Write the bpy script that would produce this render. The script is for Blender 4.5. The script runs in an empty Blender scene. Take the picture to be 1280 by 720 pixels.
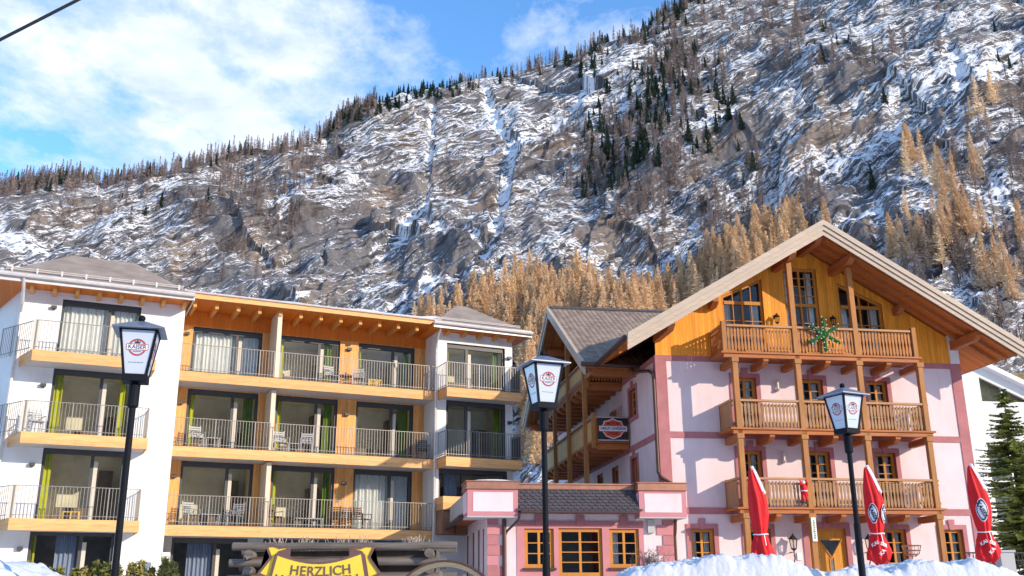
import bpy, bmesh, math, random
import numpy as np
from mathutils import Vector, Matrix
random.seed(7); rng=np.random.default_rng(11)
C=bpy.context.scene.collection
R=math.radians
SC=bpy.context.scene
# ------------------------------------------------------------------ camera
F=1250.; PITCH=math.atan(390/1250.); ROLL=-R(.42); CZ=1.6
fwd=Vector((0,math.cos(PITCH),math.sin(PITCH))); up0=Vector((0,-math.sin(PITCH),math.cos(PITCH))); rt0=Vector((1,0,0))
rt=rt0*math.cos(ROLL)+up0*math.sin(ROLL); up=-rt0*math.sin(ROLL)+up0*math.cos(ROLL)
cam=bpy.data.cameras.new('camera'); cam.sensor_width=36; cam.lens=36*F/1280; cam.clip_end=12000; cam.clip_start=.1
co=bpy.data.objects.new('camera',cam); C.objects.link(co)
co.matrix_world=Matrix(((rt.x,up.x,-fwd.x,0),(rt.y,up.y,-fwd.y,0),(rt.z,up.z,-fwd.z,CZ),(0,0,0,1)))
SC.camera=co
# ------------------------------------------------------------------ node helpers
class NT:
    def __init__(s,nt): s.nt=nt; s.n=nt.nodes; s.l=nt.links
    def new(s,t,**k):
        nd=s.n.new(t)
        for a,b in k.items():
            if a.startswith('i_'):
                nd.inputs[int(a[2:])].default_value=b
            else: setattr(nd,a,b)
        return nd
    def link(s,a,b): s.l.new(a,b)
    def math(s,op,a,b=None,c=None,clamp=False):
        nd=s.new('ShaderNodeMath',operation=op); nd.use_clamp=clamp
        for i,x in enumerate((a,b,c)):
            if x is None: continue
            if isinstance(x,(int,float)): nd.inputs[i].default_value=x
            else: s.link(x,nd.inputs[i])
        return nd.outputs[0]
    def mix(s,f,a,b,mode='MIX'):
        nd=s.new('ShaderNodeMix',data_type='RGBA',blend_type=mode)
        for i,x in ((0,f),(6,a),(7,b)):
            if isinstance(x,(int,float)): nd.inputs[i].default_value=x
            elif isinstance(x,tuple): nd.inputs[i].default_value=(*x[:3],1)
            else: s.link(x,nd.inputs[i])
        return nd.outputs[2]
    def noise(s,vec,scale,detail=4,rough=.55,dim='3D'):
        nd=s.new('ShaderNodeTexNoise',noise_dimensions=dim); nd.inputs['Scale'].default_value=scale
        nd.inputs['Detail'].default_value=detail; nd.inputs['Roughness'].default_value=rough
        s.link(vec,nd.inputs['Vector']); return nd.outputs['Fac']
    def ramp(s,f,a,b,va=0.,vb=1.):
        nd=s.new('ShaderNodeMapRange'); nd.clamp=True
        s.link(f,nd.inputs[0])
        for i,x in enumerate((a,b,va,vb)): nd.inputs[i+1].default_value=x
        return nd.outputs[0]
    def mapping(s,vec,scale=(1,1,1),rot=(0,0,0)):
        nd=s.new('ShaderNodeMapping'); nd.inputs['Scale'].default_value=scale; nd.inputs['Rotation'].default_value=rot
        s.link(vec,nd.inputs['Vector']); return nd.outputs[0]
def newmat(name):
    m=bpy.data.materials.new(name); m.use_nodes=True; t=NT(m.node_tree)
    b=m.node_tree.nodes['Principled BSDF']; return m,t,b
def plain(name,col,rough=.65,metal=0,var=.12,scale=4.,bump=0.,bscale=30.,stretch=(1,1,1),spec=.4,stain=0.):
    m,t,b=newmat(name)
    tc=t.new('ShaderNodeTexCoord').outputs['Object']
    v=t.mapping(tc,scale=stretch)
    n=t.noise(v,scale,5,.6)
    f=t.ramp(n,.3,.7,1-var,1+var)
    cc=t.mix(1.,tuple(col),(1,1,1),'MULTIPLY')
    hs=t.new('ShaderNodeHueSaturation'); t.link(f,hs.inputs['Value']); hs.inputs['Color'].default_value=(*col,1)
    out=hs.outputs[0]
    if stain:
        n2=t.noise(t.mapping(tc,scale=(1,1,.25)),1.3,6,.65)
        out=t.mix(t.ramp(n2,.52,.72,0,stain),out,(.35,.31,.28))
    t.link(out,b.inputs['Base Color'])
    b.inputs['Roughness'].default_value=rough; b.inputs['Metallic'].default_value=metal
    b.inputs['Specular IOR Level'].default_value=spec
    if bump:
        bp=t.new('ShaderNodeBump'); bp.inputs['Strength'].default_value=bump; bp.inputs['Distance'].default_value=.02
        t.link(t.noise(v,bscale,3),bp.inputs['Height']); t.link(bp.outputs[0],b.inputs['Normal'])
    return m
def wood(name,col,axis='X',width=.12,grain='Z',rough=.6,var=.22,gap=.35,knots=.35,weather=0.):
    """boards across `axis`, grain running along `grain`"""
    m,t,b=newmat(name)
    tc=t.new('ShaderNodeTexCoord').outputs['Object']
    sp=t.new('ShaderNodeSeparateXYZ'); t.link(tc,sp.inputs[0])
    st={'X':(1.2,14,14),'Y':(14,1.2,14),'Z':(14,14,1.2)}[grain]
    gn=t.noise(t.mapping(tc,scale=st),1.6,5,.6)
    if axis:
        a=t.math('DIVIDE',sp.outputs['XYZ'.index(axis)],width)
        fl=t.math('FLOOR',a); fr=t.math('FRACT',a)
        wn=t.new('ShaderNodeTexWhiteNoise',noise_dimensions='1D'); t.link(fl,wn.inputs['W'])
        bv=t.ramp(wn.outputs[0],0,1,1-var*.8,1+var*.8)
        dd=t.math('ABSOLUTE',t.math('SUBTRACT',fr,.5))
        gm=t.ramp(dd,.44,.49,0,1)
    else: bv=t.ramp(t.noise(tc,.7,2),.3,.7,1-var*.5,1+var*.5); gm=None
    val=t.math('MULTIPLY',bv,t.ramp(gn,.25,.75,1-var,1+var))
    hs=t.new('ShaderNodeHueSaturation'); hs.inputs['Color'].default_value=(*col,1); t.link(val,hs.inputs['Value'])
    out=hs.outputs[0]
    kn=t.new('ShaderNodeTexVoronoi'); kn.inputs['Scale'].default_value=3.2; t.link(t.mapping(tc,scale={'X':(.5,1.6,1.6),'Y':(1.6,.5,1.6),'Z':(1.6,1.6,.5)}[grain]),kn.inputs['Vector'])
    out=t.mix(t.ramp(kn.outputs['Distance'],.05,.11,knots,0),out,tuple(c*.35 for c in col))
    if weather: out=t.mix(t.ramp(t.noise(t.mapping(tc,scale=st),.6,4),.4,.65,0,weather),out,(.42,.36,.3))
    if gm is not None: out=t.mix(t.math('MULTIPLY',gm,gap),out,tuple(c*.25 for c in col))
    t.link(out,b.inputs['Base Color']); b.inputs['Roughness'].default_value=rough; b.inputs['Specular IOR Level'].default_value=.3
    bp=t.new('ShaderNodeBump'); bp.inputs['Strength'].default_value=.5; bp.inputs['Distance'].default_value=.012
    h=t.math('MULTIPLY',gn,.3)
    if gm is not None: h=t.math('SUBTRACT',h,gm)
    t.link(h,bp.inputs['Height']); t.link(bp.outputs[0],b.inputs['Normal'])
    return m
def glassmat(name,tint=(.55,.62,.66),wob=.02,refl=1.):
    m,t,b=newmat(name); t.n.remove(b)
    out=[n for n in t.n if n.type=='OUTPUT_MATERIAL'][0]
    tr=t.new('ShaderNodeBsdfTransparent'); tr.inputs[0].default_value=(*tint,1)
    gl=t.new('ShaderNodeBsdfGlossy'); gl.inputs['Roughness'].default_value=.02; gl.inputs[0].default_value=(.9*refl,.95*refl,refl,1)
    fr=t.new('ShaderNodeFresnel'); fr.inputs[0].default_value=1.42
    tc=t.new('ShaderNodeTexCoord').outputs['Object']
    bp=t.new('ShaderNodeBump'); bp.inputs['Strength'].default_value=wob*5; bp.inputs['Distance'].default_value=.05
    t.link(t.noise(tc,.9,1),bp.inputs['Height']); t.link(bp.outputs[0],gl.inputs['Normal'])
    mx=t.new('ShaderNodeMixShader'); t.link(fr.outputs[0],mx.inputs[0]); t.link(tr.outputs[0],mx.inputs[1]); t.link(gl.outputs[0],mx.inputs[2])
    t.link(mx.outputs[0],out.inputs[0]); return m
MAT={}
# ------------------------------------------------------------------ mesh builder
class MB:
    def __init__(s): s.v=[]; s.f=[]; s.mi=[]; s.m=0
    def add(s,vs,fs):
        o=len(s.v); s.v+= [tuple(v) for v in vs]; s.f+=[tuple(i+o for i in f) for f in fs]; s.mi+=[s.m]*len(fs); return s
    def box(s,x0,x1,y0,y1,z0,z1):
        if x0>x1:x0,x1=x1,x0
        if y0>y1:y0,y1=y1,y0
        if z0>z1:z0,z1=z1,z0
        return s.add([(x0,y0,z0),(x1,y0,z0),(x1,y1,z0),(x0,y1,z0),(x0,y0,z1),(x1,y0,z1),(x1,y1,z1),(x0,y1,z1)],
          [(0,3,2,1),(4,5,6,7),(0,1,5,4),(1,2,6,5),(2,3,7,6),(3,0,4,7)])
    def quad(s,*p): return s.add(p,[tuple(range(len(p)))])
    def prism(s,poly,d):
        """poly: list of 3d points (planar), extruded by vector d"""
        n=len(poly); d=Vector(d); a=[Vector(p) for p in poly]; b=[p+d for p in a]
        return s.add(a+b,[tuple(range(n-1,-1,-1)),tuple(range(n,2*n))]+[(i,(i+1)%n,(i+1)%n+n,i+n) for i in range(n)])
    def bar(s,p0,p1,w,h,upv=(0,0,1)):
        p0=Vector(p0);p1=Vector(p1);d=(p1-p0).normalized();u=Vector(upv)
        if abs(d.dot(u))>.99:u=Vector((0,1,0))
        x=d.cross(u).normalized()*w/2; y=x.cross(d).normalized()*h/2
        vs=[p0-x-y,p0+x-y,p0+x+y,p0-x+y,p1-x-y,p1+x-y,p1+x+y,p1-x+y]
        return s.add(vs,[(0,1,2,3),(7,6,5,4),(0,4,5,1),(1,5,6,2),(2,6,7,3),(3,7,4,0)])
    def tube(s,pts,r,n=8,r1=None,caps=True):
        pts=[Vector(p) for p in pts]; o=len(s.v); k=len(pts); rings=[]
        for i,p in enumerate(pts):
            d=(pts[min(i+1,k-1)]-pts[max(i-1,0)]).normalized(); u=Vector((0,0,1)) if abs(d.z)<.95 else Vector((1,0,0))
            x=d.cross(u).normalized(); y=x.cross(d).normalized()
            rr=r if r1 is None else r+(r1-r)*i/(k-1)
            rings+=[p+x*rr*math.cos(2*math.pi*j/n)+y*rr*math.sin(2*math.pi*j/n) for j in range(n)]
        fs=[(i*n+j,i*n+(j+1)%n,(i+1)*n+(j+1)%n,(i+1)*n+j) for i in range(k-1) for j in range(n)]
        if caps: fs+=[tuple(range(n-1,-1,-1)),tuple((k-1)*n+j for j in range(n))]
        return s.add(rings,fs)
    def lathe(s,prof,n=16,c=(0,0,0),fold=None):
        vs=[]
        for (r,z) in prof:
            for j in range(n):
                a=2*math.pi*j/n; rr=r*(fold(a,z) if fold else 1)
                vs.append((c[0]+rr*math.cos(a),c[1]+rr*math.sin(a),c[2]+z))
        k=len(prof)
        return s.add(vs,[(i*n+j,i*n+(j+1)%n,(i+1)*n+(j+1)%n,(i+1)*n+j) for i in range(k-1) for j in range(n)]+[tuple(range(n-1,-1,-1)),tuple((k-1)*n+j for j in range(n))])
    def sphere(s,c,r,n=10,m=6,sc=(1,1,1)):
        vs=[];fs=[]
        for i in range(m+1):
            ph=math.pi*i/m
            for j in range(n):
                th=2*math.pi*j/n
                vs.append((c[0]+r*sc[0]*math.sin(ph)*math.cos(th),c[1]+r*sc[1]*math.sin(ph)*math.sin(th),c[2]+r*sc[2]*math.cos(ph)))
        for i in range(m):
            for j in range(n): fs.append((i*n+j,(i+1)*n+j,(i+1)*n+(j+1)%n,i*n+(j+1)%n))
        return s.add(vs,fs)
    def build(s,name,mats,parent=None,smooth=False,bevel=0,label=None):
        me=bpy.data.meshes.new(name); me.from_pydata(s.v,[],s.f)
        if not isinstance(mats,(list,tuple)): mats=[mats]
        for m in mats: me.materials.append(MAT[m] if isinstance(m,str) else m)
        if len(mats)>1: me.polygons.foreach_set('material_index',s.mi)
        if smooth: me.polygons.foreach_set('use_smooth',[True]*len(me.polygons))
        me.update()
        o=bpy.data.objects.new(name,me); C.objects.link(o)
        if parent: o.parent=parent
        if bevel:
            b=o.modifiers.new('b','BEVEL'); b.width=bevel; b.segments=2; b.limit_method='ANGLE'
        if label: o['label']=label
        return o
def tag(o,label=None,cat=None,group=None,kind=None):
    if label:o['label']=label
    if cat:o['category']=cat
    if group:o['group']=group
    if kind:o['kind']=kind
    return o
def empty(name,loc=(0,0,0),rz=0,label=None,cat=None,group=None):
    o=bpy.data.objects.new(name,None); C.objects.link(o); o.location=loc; o.rotation_euler=(0,0,rz); o.empty_display_size=.3
    return tag(o,label,cat,group)
def copy_tree(o,parent=None):
    c=o.copy(); C.objects.link(c)
    if parent: c.parent=parent
    for ch in list(o.children): copy_tree(ch,c)
    return c
def text_mesh(s,size,depth=.004,bold=0.):
    cu=bpy.data.curves.new('t','FONT'); cu.body=s; cu.size=size; cu.extrude=depth; cu.offset=bold; cu.align_x='CENTER'; cu.align_y='CENTER'; cu.resolution_u=3
    o=bpy.data.objects.new('t',cu); C.objects.link(o); bpy.context.view_layer.update()
    me=bpy.data.meshes.new_from_object(o.evaluated_get(bpy.context.evaluated_depsgraph_get()))
    bpy.data.objects.remove(o); bpy.data.curves.remove(cu); return me
def text(name,s,size,mat,parent,mw,width=None,bold=0.,label=None,depth=.004):
    """mw: 4x4 matrix placing the text (its x right, y up, z outwards) in the parent's space"""
    me=text_mesh(s,size,depth,bold)
    if width:
        xs=[v.co.x for v in me.vertices]; k=width/(max(xs)-min(xs))
        for v in me.vertices: v.co.x*=k
    me.transform(mw); me.name=name; me.materials.clear(); me.materials.append(MAT[mat])
    o=bpy.data.objects.new(name,me); C.objects.link(o); o.parent=parent
    if label:o['label']=label
    return o
def frame_mw(o,x,y):
    """matrix: origin o, x axis, y axis"""
    x=Vector(x).normalized(); y=Vector(y).normalized(); z=x.cross(y)
    return Matrix(((x.x,y.x,z.x,o[0]),(x.y,y.y,z.y,o[1]),(x.z,y.z,z.z,o[2]),(0,0,0,1)))
# ------------------------------------------------------------------ noise
_P=np.random.default_rng(5).permutation(512)
def _h(i,j,s): return _P[(_P[(i+s*37)&511]+j)&511]
def perlin(x,y,s=0):
    xi=np.floor(x).astype(np.int64); yi=np.floor(y).astype(np.int64); xf=x-xi; yf=y-yi
    u=xf*xf*xf*(xf*(xf*6-15)+10); v=yf*yf*yf*(yf*(yf*6-15)+10)
    def g(a,b,dx,dy):
        an=_h(a,b,s)*(2*math.pi/512); return np.cos(an)*dx+np.sin(an)*dy
    n00=g(xi,yi,xf,yf); n10=g(xi+1,yi,xf-1,yf); n01=g(xi,yi+1,xf,yf-1); n11=g(xi+1,yi+1,xf-1,yf-1)
    return ((n00*(1-u)+n10*u)*(1-v)+(n01*(1-u)+n11*u)*v)*1.5
def fbm(x,y,o=4,s=0,g=.5,ridge=False):
    r=0;a=1;t=0
    for k in range(o):
        n=perlin(x*2**k+k*13.7,y*2**k-k*7.1,s+k)
        if ridge: n=1-2*np.abs(n)
        r=r+a*n;t+=a;a*=g
    return r/t
def sstep(a,b,x):
    t=np.clip((x-a)/(b-a),0,1); return t*t*(3-2*t)
# ------------------------------------------------------------------ world
SUN_EL=R(19); SUN_BEAR=R(122)     # compass-like bearing of the sun, measured from +Y towards +X
w=bpy.data.worlds.new('World'); SC.world=w; w.use_nodes=True; t=NT(w.node_tree)
bg=w.node_tree.nodes['Background']; bg.inputs[1].default_value=.15
sky=t.new('ShaderNodeTexSky',sky_type='NISHITA'); sky.sun_disc=False; sky.sun_elevation=SUN_EL; sky.sun_rotation=SUN_BEAR
sky.air_density=1.0; sky.dust_density=.4; sky.ozone_density=2.5; sky.altitude=1500
hs=t.new('ShaderNodeHueSaturation'); hs.inputs['Saturation'].default_value=1.16; hs.inputs['Value'].default_value=1.3; t.link(sky.outputs[0],hs.inputs['Color'])
tc=t.new('ShaderNodeTexCoord').outputs['Generated']
sp=t.new('ShaderNodeSeparateXYZ'); t.link(tc,sp.inputs[0])
# clouds live on a high flat layer: direction / z
zz=t.math('MAXIMUM',sp.outputs[2],.06)
cx=t.math('DIVIDE',sp.outputs[0],zz); cy=t.math('DIVIDE',sp.outputs[1],zz)
cb=t.new('ShaderNodeCombineXYZ'); t.link(cx,cb.inputs[0]); t.link(cy,cb.inputs[1])
n1=t.noise(t.mapping(cb.outputs[0],scale=(1,.7,1),rot=(0,0,.6)),3.4,12,.64)
n2=t.noise(cb.outputs[0],.75,3,.5)
# bank of cloud: broad blobs over the layer (x/z,y/z)
def blob(px,py,rx,ry,amp):
    d=(rt*((px-640)/F)+up*((360-py)/F)+fwd); X,Y=d.x/d.z,d.y/d.z
    a=t.math('DIVIDE',t.math('SUBTRACT',cx,X),rx); b=t.math('DIVIDE',t.math('SUBTRACT',cy,Y),ry)
    r=t.math('SQRT',t.math('ADD',t.math('MULTIPLY',a,a),t.math('MULTIPLY',b,b)))
    return t.ramp(r,1.0,.2,0,amp)
acc=t.math('ADD',t.math('MULTIPLY',n1,2.6),-1.06)
for bl in CLOUDS if 'CLOUDS' in globals() else [(230,90,.72,.8,.42),(340,40,.55,.4,.22),(150,180,.6,.6,.34),(645,62,.06,.20,.24),(690,50,.04,.13,.14),(745,40,.08,.08,.12),(415,90,.2,.3,.10),(160,0,.5,.4,.24),(300,170,.4,.3,.2)]:
    acc=t.math('ADD',acc,blob(*bl))
for bl in [(20,110,.22,.35,-.22),(40,215,.3,.25,-.12),(520,40,.22,.35,-.16),(275,80,.06,.12,-.3),(150,120,.06,.12,-.2),(380,150,.08,.1,-.2),(60,170,.12,.14,-.2)]:
    acc=t.math('ADD',acc,t.math('MULTIPLY',blob(*bl[:4],-bl[4]),-1.))
acc=t.math('ADD',acc,t.ramp(cy,-.2,-1.6,0,.5))   # unseen cloud added behind the viewer to whiten and brighten the fill light
cm=t.ramp(acc,.36,.98,0,.95)
n3=t.noise(cb.outputs[0],5,5,.6)
cc=t.new('ShaderNodeMix',data_type='RGBA'); t.link(t.ramp(n3,.3,.7),cc.inputs[0]); cc.inputs[6].default_value=(2.3,2.8,3.8,1); cc.inputs[7].default_value=(3.9,4.05,4.35,1)
t.link(t.mix(cm,hs.outputs[0],cc.outputs[2]),bg.inputs[0])
sun=bpy.data.lights.new('sun','SUN'); sun.energy=2.3; sun.angle=R(.5); sun.color=(1,.86,.68)
so=bpy.data.objects.new('sun',sun); C.objects.link(so)
sd=Vector((math.sin(SUN_BEAR)*math.cos(SUN_EL),math.cos(SUN_BEAR)*math.cos(SUN_EL),math.sin(SUN_EL)))
so.rotation_euler=sd.to_track_quat('Z','Y').to_euler()
SC.view_settings.view_transform='Standard'; SC.view_settings.look='None'; SC.view_settings.exposure=1.04; SC.view_settings.gamma=1
SC.cycles.max_bounces=6; SC.cycles.transparent_max_bounces=12; SC.cycles.use_denoising=True
# ------------------------------------------------------------------ mountain
def pray(px,py):
    d=rt*((px-640)/F)+up*((360-py)/F)+fwd; return math.atan2(d.x,d.y), d.z/math.hypot(d.x,d.y)
RIDGE=[(-500,250),(-300,245),(-100,240),(0,238),(50,233),(100,228),(150,225),(200,216),(250,205),(300,190),(350,185),(385,178),(400,168),(430,146),(450,140),(480,131),(520,116),(560,112),(600,102),(640,95),(680,82),(720,72),(760,55),(800,45),(820,25),(840,14),(860,3),(900,-16),(950,-35),(1000,-60),(1150,-110),(1300,-160),(1500,-210),(1800,-250)]
ra=np.array([pray(*p) for p in RIDGE])
az0,az1=R(-40),R(42); NC,NR=1500,860
az=np.linspace(az0,az1,NC)
T=np.interp(az,ra[:,0],ra[:,1])
px_eq=640+F/math.cos(PITCH)*np.tan(az)     # rough picture column, only to shape the range
D0=np.interp(px_eq,[-300,0,640,1280,1500],[325,300,262,236,232])/np.cos(az)
T=T*np.interp(az,[R(33),R(40)],[1,.45])  # unseen ridge right of the view lowered to keep its shadow off the slope
MM=np.interp(px_eq,[-300,0,640,1280,1500],[.84,.86,.95,1.12,1.15])
D1=D0*MM/(MM-T*1.0)
D1=np.minimum(D1,1400)
q=np.concatenate([np.linspace(0,1,NR-30),1+np.linspace(.01,.35,30)])
Q,AZ=np.meshgrid(q,az,indexing='ij')
Dm=D0+(D1-D0)*Q
hq=np.where(Q<=1,Q,1-(Q-1)*1.2)
Z=T*D1*hq
V=Q*(D1-D0)*1.36; V=V*(560/np.mean((D1-D0)*1.36))
U=AZ*640
Xb=Dm*np.sin(AZ); Yb=Dm*np.cos(AZ)
def toPx(X,Y,Zz):
    z=Zz-CZ+2
    d=X*fwd.x+Y*fwd.y+z*fwd.z; return 640+F*(X*rt.x+Y*rt.y+z*rt.z)/d, 360-F*(X*up.x+Y*up.y+z*up.z)/d
PX,PY=toPx(Xb,Yb,Z)
big=fbm(U/150,V/150,4,1)
but=fbm(U/52+.4*big,V/110,4,9,ridge=True)
warp=fbm(U/75,V/75,4,21)*24+fbm(U/20,V/20,3,31)*6
edge=sstep(0,.06,Q)*(1-.7*sstep(.93,1.0,Q))
# three families of ledges, all climbing towards +U
def terr(L,tilt,amp,seed,frac=.72):
    wv=(V-U*tilt+warp+fbm(U/L/3,V/L/3,3,seed)*L*.9)/L
    k=np.floor(wv); f=wv-k
    sw=np.where(f<frac,f/frac,(1-f)/(1-frac))-.5
    m=sstep(-.25,.25,fbm(U/(L*3.2),V/(L*2.2),2,seed+3))
    return sw*amp*L*(.35+.65*m)
def facets(L,st,ang,seed,warpk=.25):
    c,s=math.cos(R(ang)),math.sin(R(ang)); wx=fbm(U/L,V/L,2,seed)*L*warpk; wy=fbm(U/L,V/L,2,seed+2)*L*warpk
    a=((U+wx)*c+(V+wy)*s)/(L*st); b=(-(U+wx)*s+(V+wy)*c)/L; ai=np.floor(a).astype(np.int64); bi=np.floor(b).astype(np.int64)
    best=np.full(U.shape,1e9); out=np.zeros(U.shape); tone=np.zeros(U.shape)
    for i in (-1,0,1):
        for j in (-1,0,1):
            h1=_h(ai+i,bi+j,seed)/512.; h2=_h(ai+i,bi+j,seed+3)/512.; dx=a-(ai+i+.15+.7*h1); dy=b-(bi+j+.15+.7*h2); dd=dx*dx+dy*dy
            m_=dd<best; h3=_h(ai+i,bi+j,seed+5)/512.; h4=_h(ai+i,bi+j,seed+7)/512.
            best=np.where(m_,dd,best); out=np.where(m_,(h3-.5)*1.0+(h4-.5)*dx*1.2+(.25+.5*h1)*dy,out); tone=np.where(m_,h4,tone)
    return out*L,tone
f1,tone1=facets(58,1.7,30,401,.35); f2,tone2=facets(21,2.2,24,411,.3)
f3,tone3=facets(7.5,2.4,32,421)
disp=big*20+but*5+terr(60,.42,.12,40)+terr(22,.50,.12,50)+f1*.15+f2*.20+f3*.16*(.3+.7*sstep(-.2,.3,fbm(U/50,V/40,2,431)))
lam=sstep(-.15,.25,fbm(U/70,V/50,2,441)+.12)
disp+=terr(6.0,.52,.16,70,.62)*lam+fbm(U/3.1,V/3.1,2,85)*.35
# snow gullies drawn as polylines in the picture's proportions
GUL=[([(598,98),(640,190),(628,250),(618,300),(612,325),(560,368),(490,395)],9,1.),([(470,300),(520,275),(560,292),(618,322)],6,.9),([(545,250),(530,275),(470,310),(380,390),(330,400)],8,.9),
 ([(400,165),(412,185),(395,215),(350,260)],8,.8),([(540,130),(538,200),(530,270)],5,.7),([(640,190),(700,150),(740,110)],10,.6),([(655,370),(648,450),(650,560),(640,620)],10,1.),
 ([(1060,300),(1100,285),(1108,330),(1130,380)],16,.9),([(1280,60),(1200,140),(1120,170),(1050,200),(960,230),(880,270),(820,330)],13,.45),([(1000,150),(960,110),(900,170),(860,210),(800,280)],13,.4),([(330,290),(345,250),(360,300)],10,.5),([(0,300),(60,325),(20,335)],14,.7),
 ([(1195,90),(1215,130),(1190,160)],12,.8),([(1240,250),(1250,330),(1200,400)],22,.5),([(700,300),(760,330),(850,300)],12,.5)]
gs=np.zeros_like(PX)
jx=PX+fbm(U/12,V/12,3,91)*9; jy=PY+fbm(U/12,V/12,3,92)*9
for pts,wd,am in GUL:
    dmin=np.full_like(PX,1e9)
    for (x0,y0),(x1,y1) in zip(pts[:-1],pts[1:]):
        dx,dy=x1-x0,y1-y0; tt=np.clip(((jx-x0)*dx+(jy-y0)*dy)/(dx*dx+dy*dy),0,1)
        dmin=np.minimum(dmin,np.hypot(jx-x0-tt*dx,jy-y0-tt*dy))
    gs=np.maximum(gs,am*(1-sstep(wd*.45,wd*1.1,dmin)))
disp-=gs*3.5
disp*=edge
sl=np.arctan(MM); nh=np.sin(sl); nv=np.cos(sl)
Dd=Dm-disp*nh*1.0; Zd=Z+disp*nv*.9+2
Zd=np.where(Q>=1,Zd,np.maximum(Zd,1.0))
X=Dd*np.sin(AZ); Y=Dd*np.cos(AZ)
# real surface normals
P3=np.stack([X,Y,Zd],-1)
du=np.gradient(P3,axis=1); dv=np.gradient(P3,axis=0); Nn=np.cross(du,dv); Nn/=np.linalg.norm(Nn,axis=-1,keepdims=True)+1e-9
nz=np.abs(Nn[...,2])
def bl(cx,cy,rx,ry,a): return a*np.exp(-(((PX-cx)/rx)**2+((PY-cy)/ry)**2))
cov=.115+bl(700,110,160,90,.12)+bl(1130,80,200,90,.10)+bl(120,290,200,60,.06)+bl(1230,250,70,90,.10)+bl(560,190,80,60,.02)-bl(380,330,150,60,.10)-bl(1100,400,150,80,.05)+bl(430,210,90,40,.04)-bl(880,340,150,60,.1)-bl(560,340,60,40,.03)
cov+=.12*fbm(U/60,V/45,3,101)-.13*sstep(.12,.4,fbm(U/34,V/22,3,151))
snow=sstep(-.22,.14,nz-.75)
cov=cov+gs*.24
ochre=sstep(-.05,.45,fbm(U/50,V/38,4,111)+bl(232,320,22,45,.9)+bl(540,195,45,40,.25)+bl(455,215,40,25,.2)+bl(960,170,120,30,.35)+bl(790,240,60,30,.2))
brush=sstep(.0,.5,fbm(U/60,V/40,4,121)+bl(330,250,90,40,.5)+bl(120,230,120,12,.4)+bl(1150,420,120,60,.3)+bl(900,90,90,40,.3)-.1)
nvtx=NC*NR
me=bpy.data.meshes.new('mountain')
idx=np.arange(nvtx).reshape(NR,NC)
a=idx[:-1,:-1].ravel();b_=idx[:-1,1:].ravel();c_=idx[1:,1:].ravel();d_=idx[1:,:-1].ravel()
loops=np.stack([a,b_,c_,d_],-1).ravel().astype(np.int32); nf=len(a)
me.vertices.add(nvtx); me.vertices.foreach_set('co',P3.reshape(-1).astype(np.float32))
me.loops.add(nf*4); me.loops.foreach_set('vertex_index',loops)
me.polygons.add(nf); me.polygons.foreach_set('loop_start',np.arange(0,nf*4,4,dtype=np.int32)); me.polygons.foreach_set('loop_total',np.full(nf,4,dtype=np.int32))
me.update(calc_edges=True)
for nm,arr in (('snow',snow),('cov',cov),('uu',U),('vv',V),('tone',.5*tone1+.3*tone2+.2*tone3),('lam',lam),('ochre',ochre),('brush',brush)):
    at=me.attributes.new(nm,'FLOAT','POINT'); at.data.foreach_set('value',arr.ravel().astype(np.float32))
mo=bpy.data.objects.new('mountain',me); C.objects.link(mo); tag(mo,kind='structure')
m,t,b=newmat('rock_and_snow'); MAT['mountain']=m
def att(n):
    a=t.new('ShaderNodeAttribute'); a.attribute_name=n; return a.outputs['Fac']
tc=t.new('ShaderNodeTexCoord').outputs['Object']
nA=t.noise(tc,.35,6,.65); nB=t.noise(tc,.09,5,.6); nC=t.noise(t.mapping(tc,scale=(1,1,2.2),rot=(0,.4,0)),.8,4,.7)
rock=t.mix(t.ramp(nB,.35,.65),(.075,.070,.078),(.175,.16,.155))
rock=t.mix(t.ramp(nC,.35,.7,0,.8),rock,(.24,.22,.21))
rock=t.mix(t.math('MULTIPLY',att('ochre'),t.ramp(nA,.35,.62,.1,.75)),rock,(.33,.215,.12))
rock=t.mix(t.math('MULTIPLY',att('brush'),t.ramp(nA,.4,.6,.0,.7)),rock,(.12,.085,.06))
rock=t.mix(t.ramp(nC,.42,.30,0,.6),rock,(.045,.043,.05))  # lows of the bump noise darkened, shade painted into the crevices
uv=t.new('ShaderNodeCombineXYZ'); t.link(att('uu'),uv.inputs[0]); t.link(att('vv'),uv.inputs[1])
def streak(ang,su,sv,det,off):
    r_=t.mapping(uv.outputs[0],rot=(0,0,-R(ang))); mp=t.mapping(r_,scale=(su,sv,1)); mp.node.inputs['Location'].default_value=(off,off*2,0)
    nd=t.new('ShaderNodeTexNoise',noise_dimensions='2D'); nd.inputs['Scale'].default_value=1; nd.inputs['Detail'].default_value=det; nd.inputs['Roughness'].default_value=.62; nd.inputs['Distortion'].default_value=.08; t.link(mp,nd.inputs['Vector']); return nd.outputs['Fac']
s1=streak(25,.022,.15,8,0); s2=streak(-14,.035,.22,6,31); s3=streak(38,.11,.62,4,77); s4=streak(29,.05,.36,6,55)
def line(sn,w_,am): return t.ramp(t.math('ABSOLUTE',t.math('SUBTRACT',sn,.5)),0,w_,am,0)
s=t.math('ADD',t.math('MULTIPLY',att('snow'),.30),att('cov'))
lm=t.math('ADD',t.math('MULTIPLY',att('lam'),.8),.35)
for ln_ in (line(s1,.022,.30),line(s4,.034,.30),line(s2,.026,.22)): s=t.math('ADD',s,t.math('MULTIPLY',ln_,lm))
for sn,am in ((s1,.6),(s4,.75),(s3,.6),(nA,.25)): s=t.math('ADD',s,t.math('MULTIPLY',t.math('SUBTRACT',sn,.5),am))
sm=t.ramp(s,.355,.395)
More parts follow.
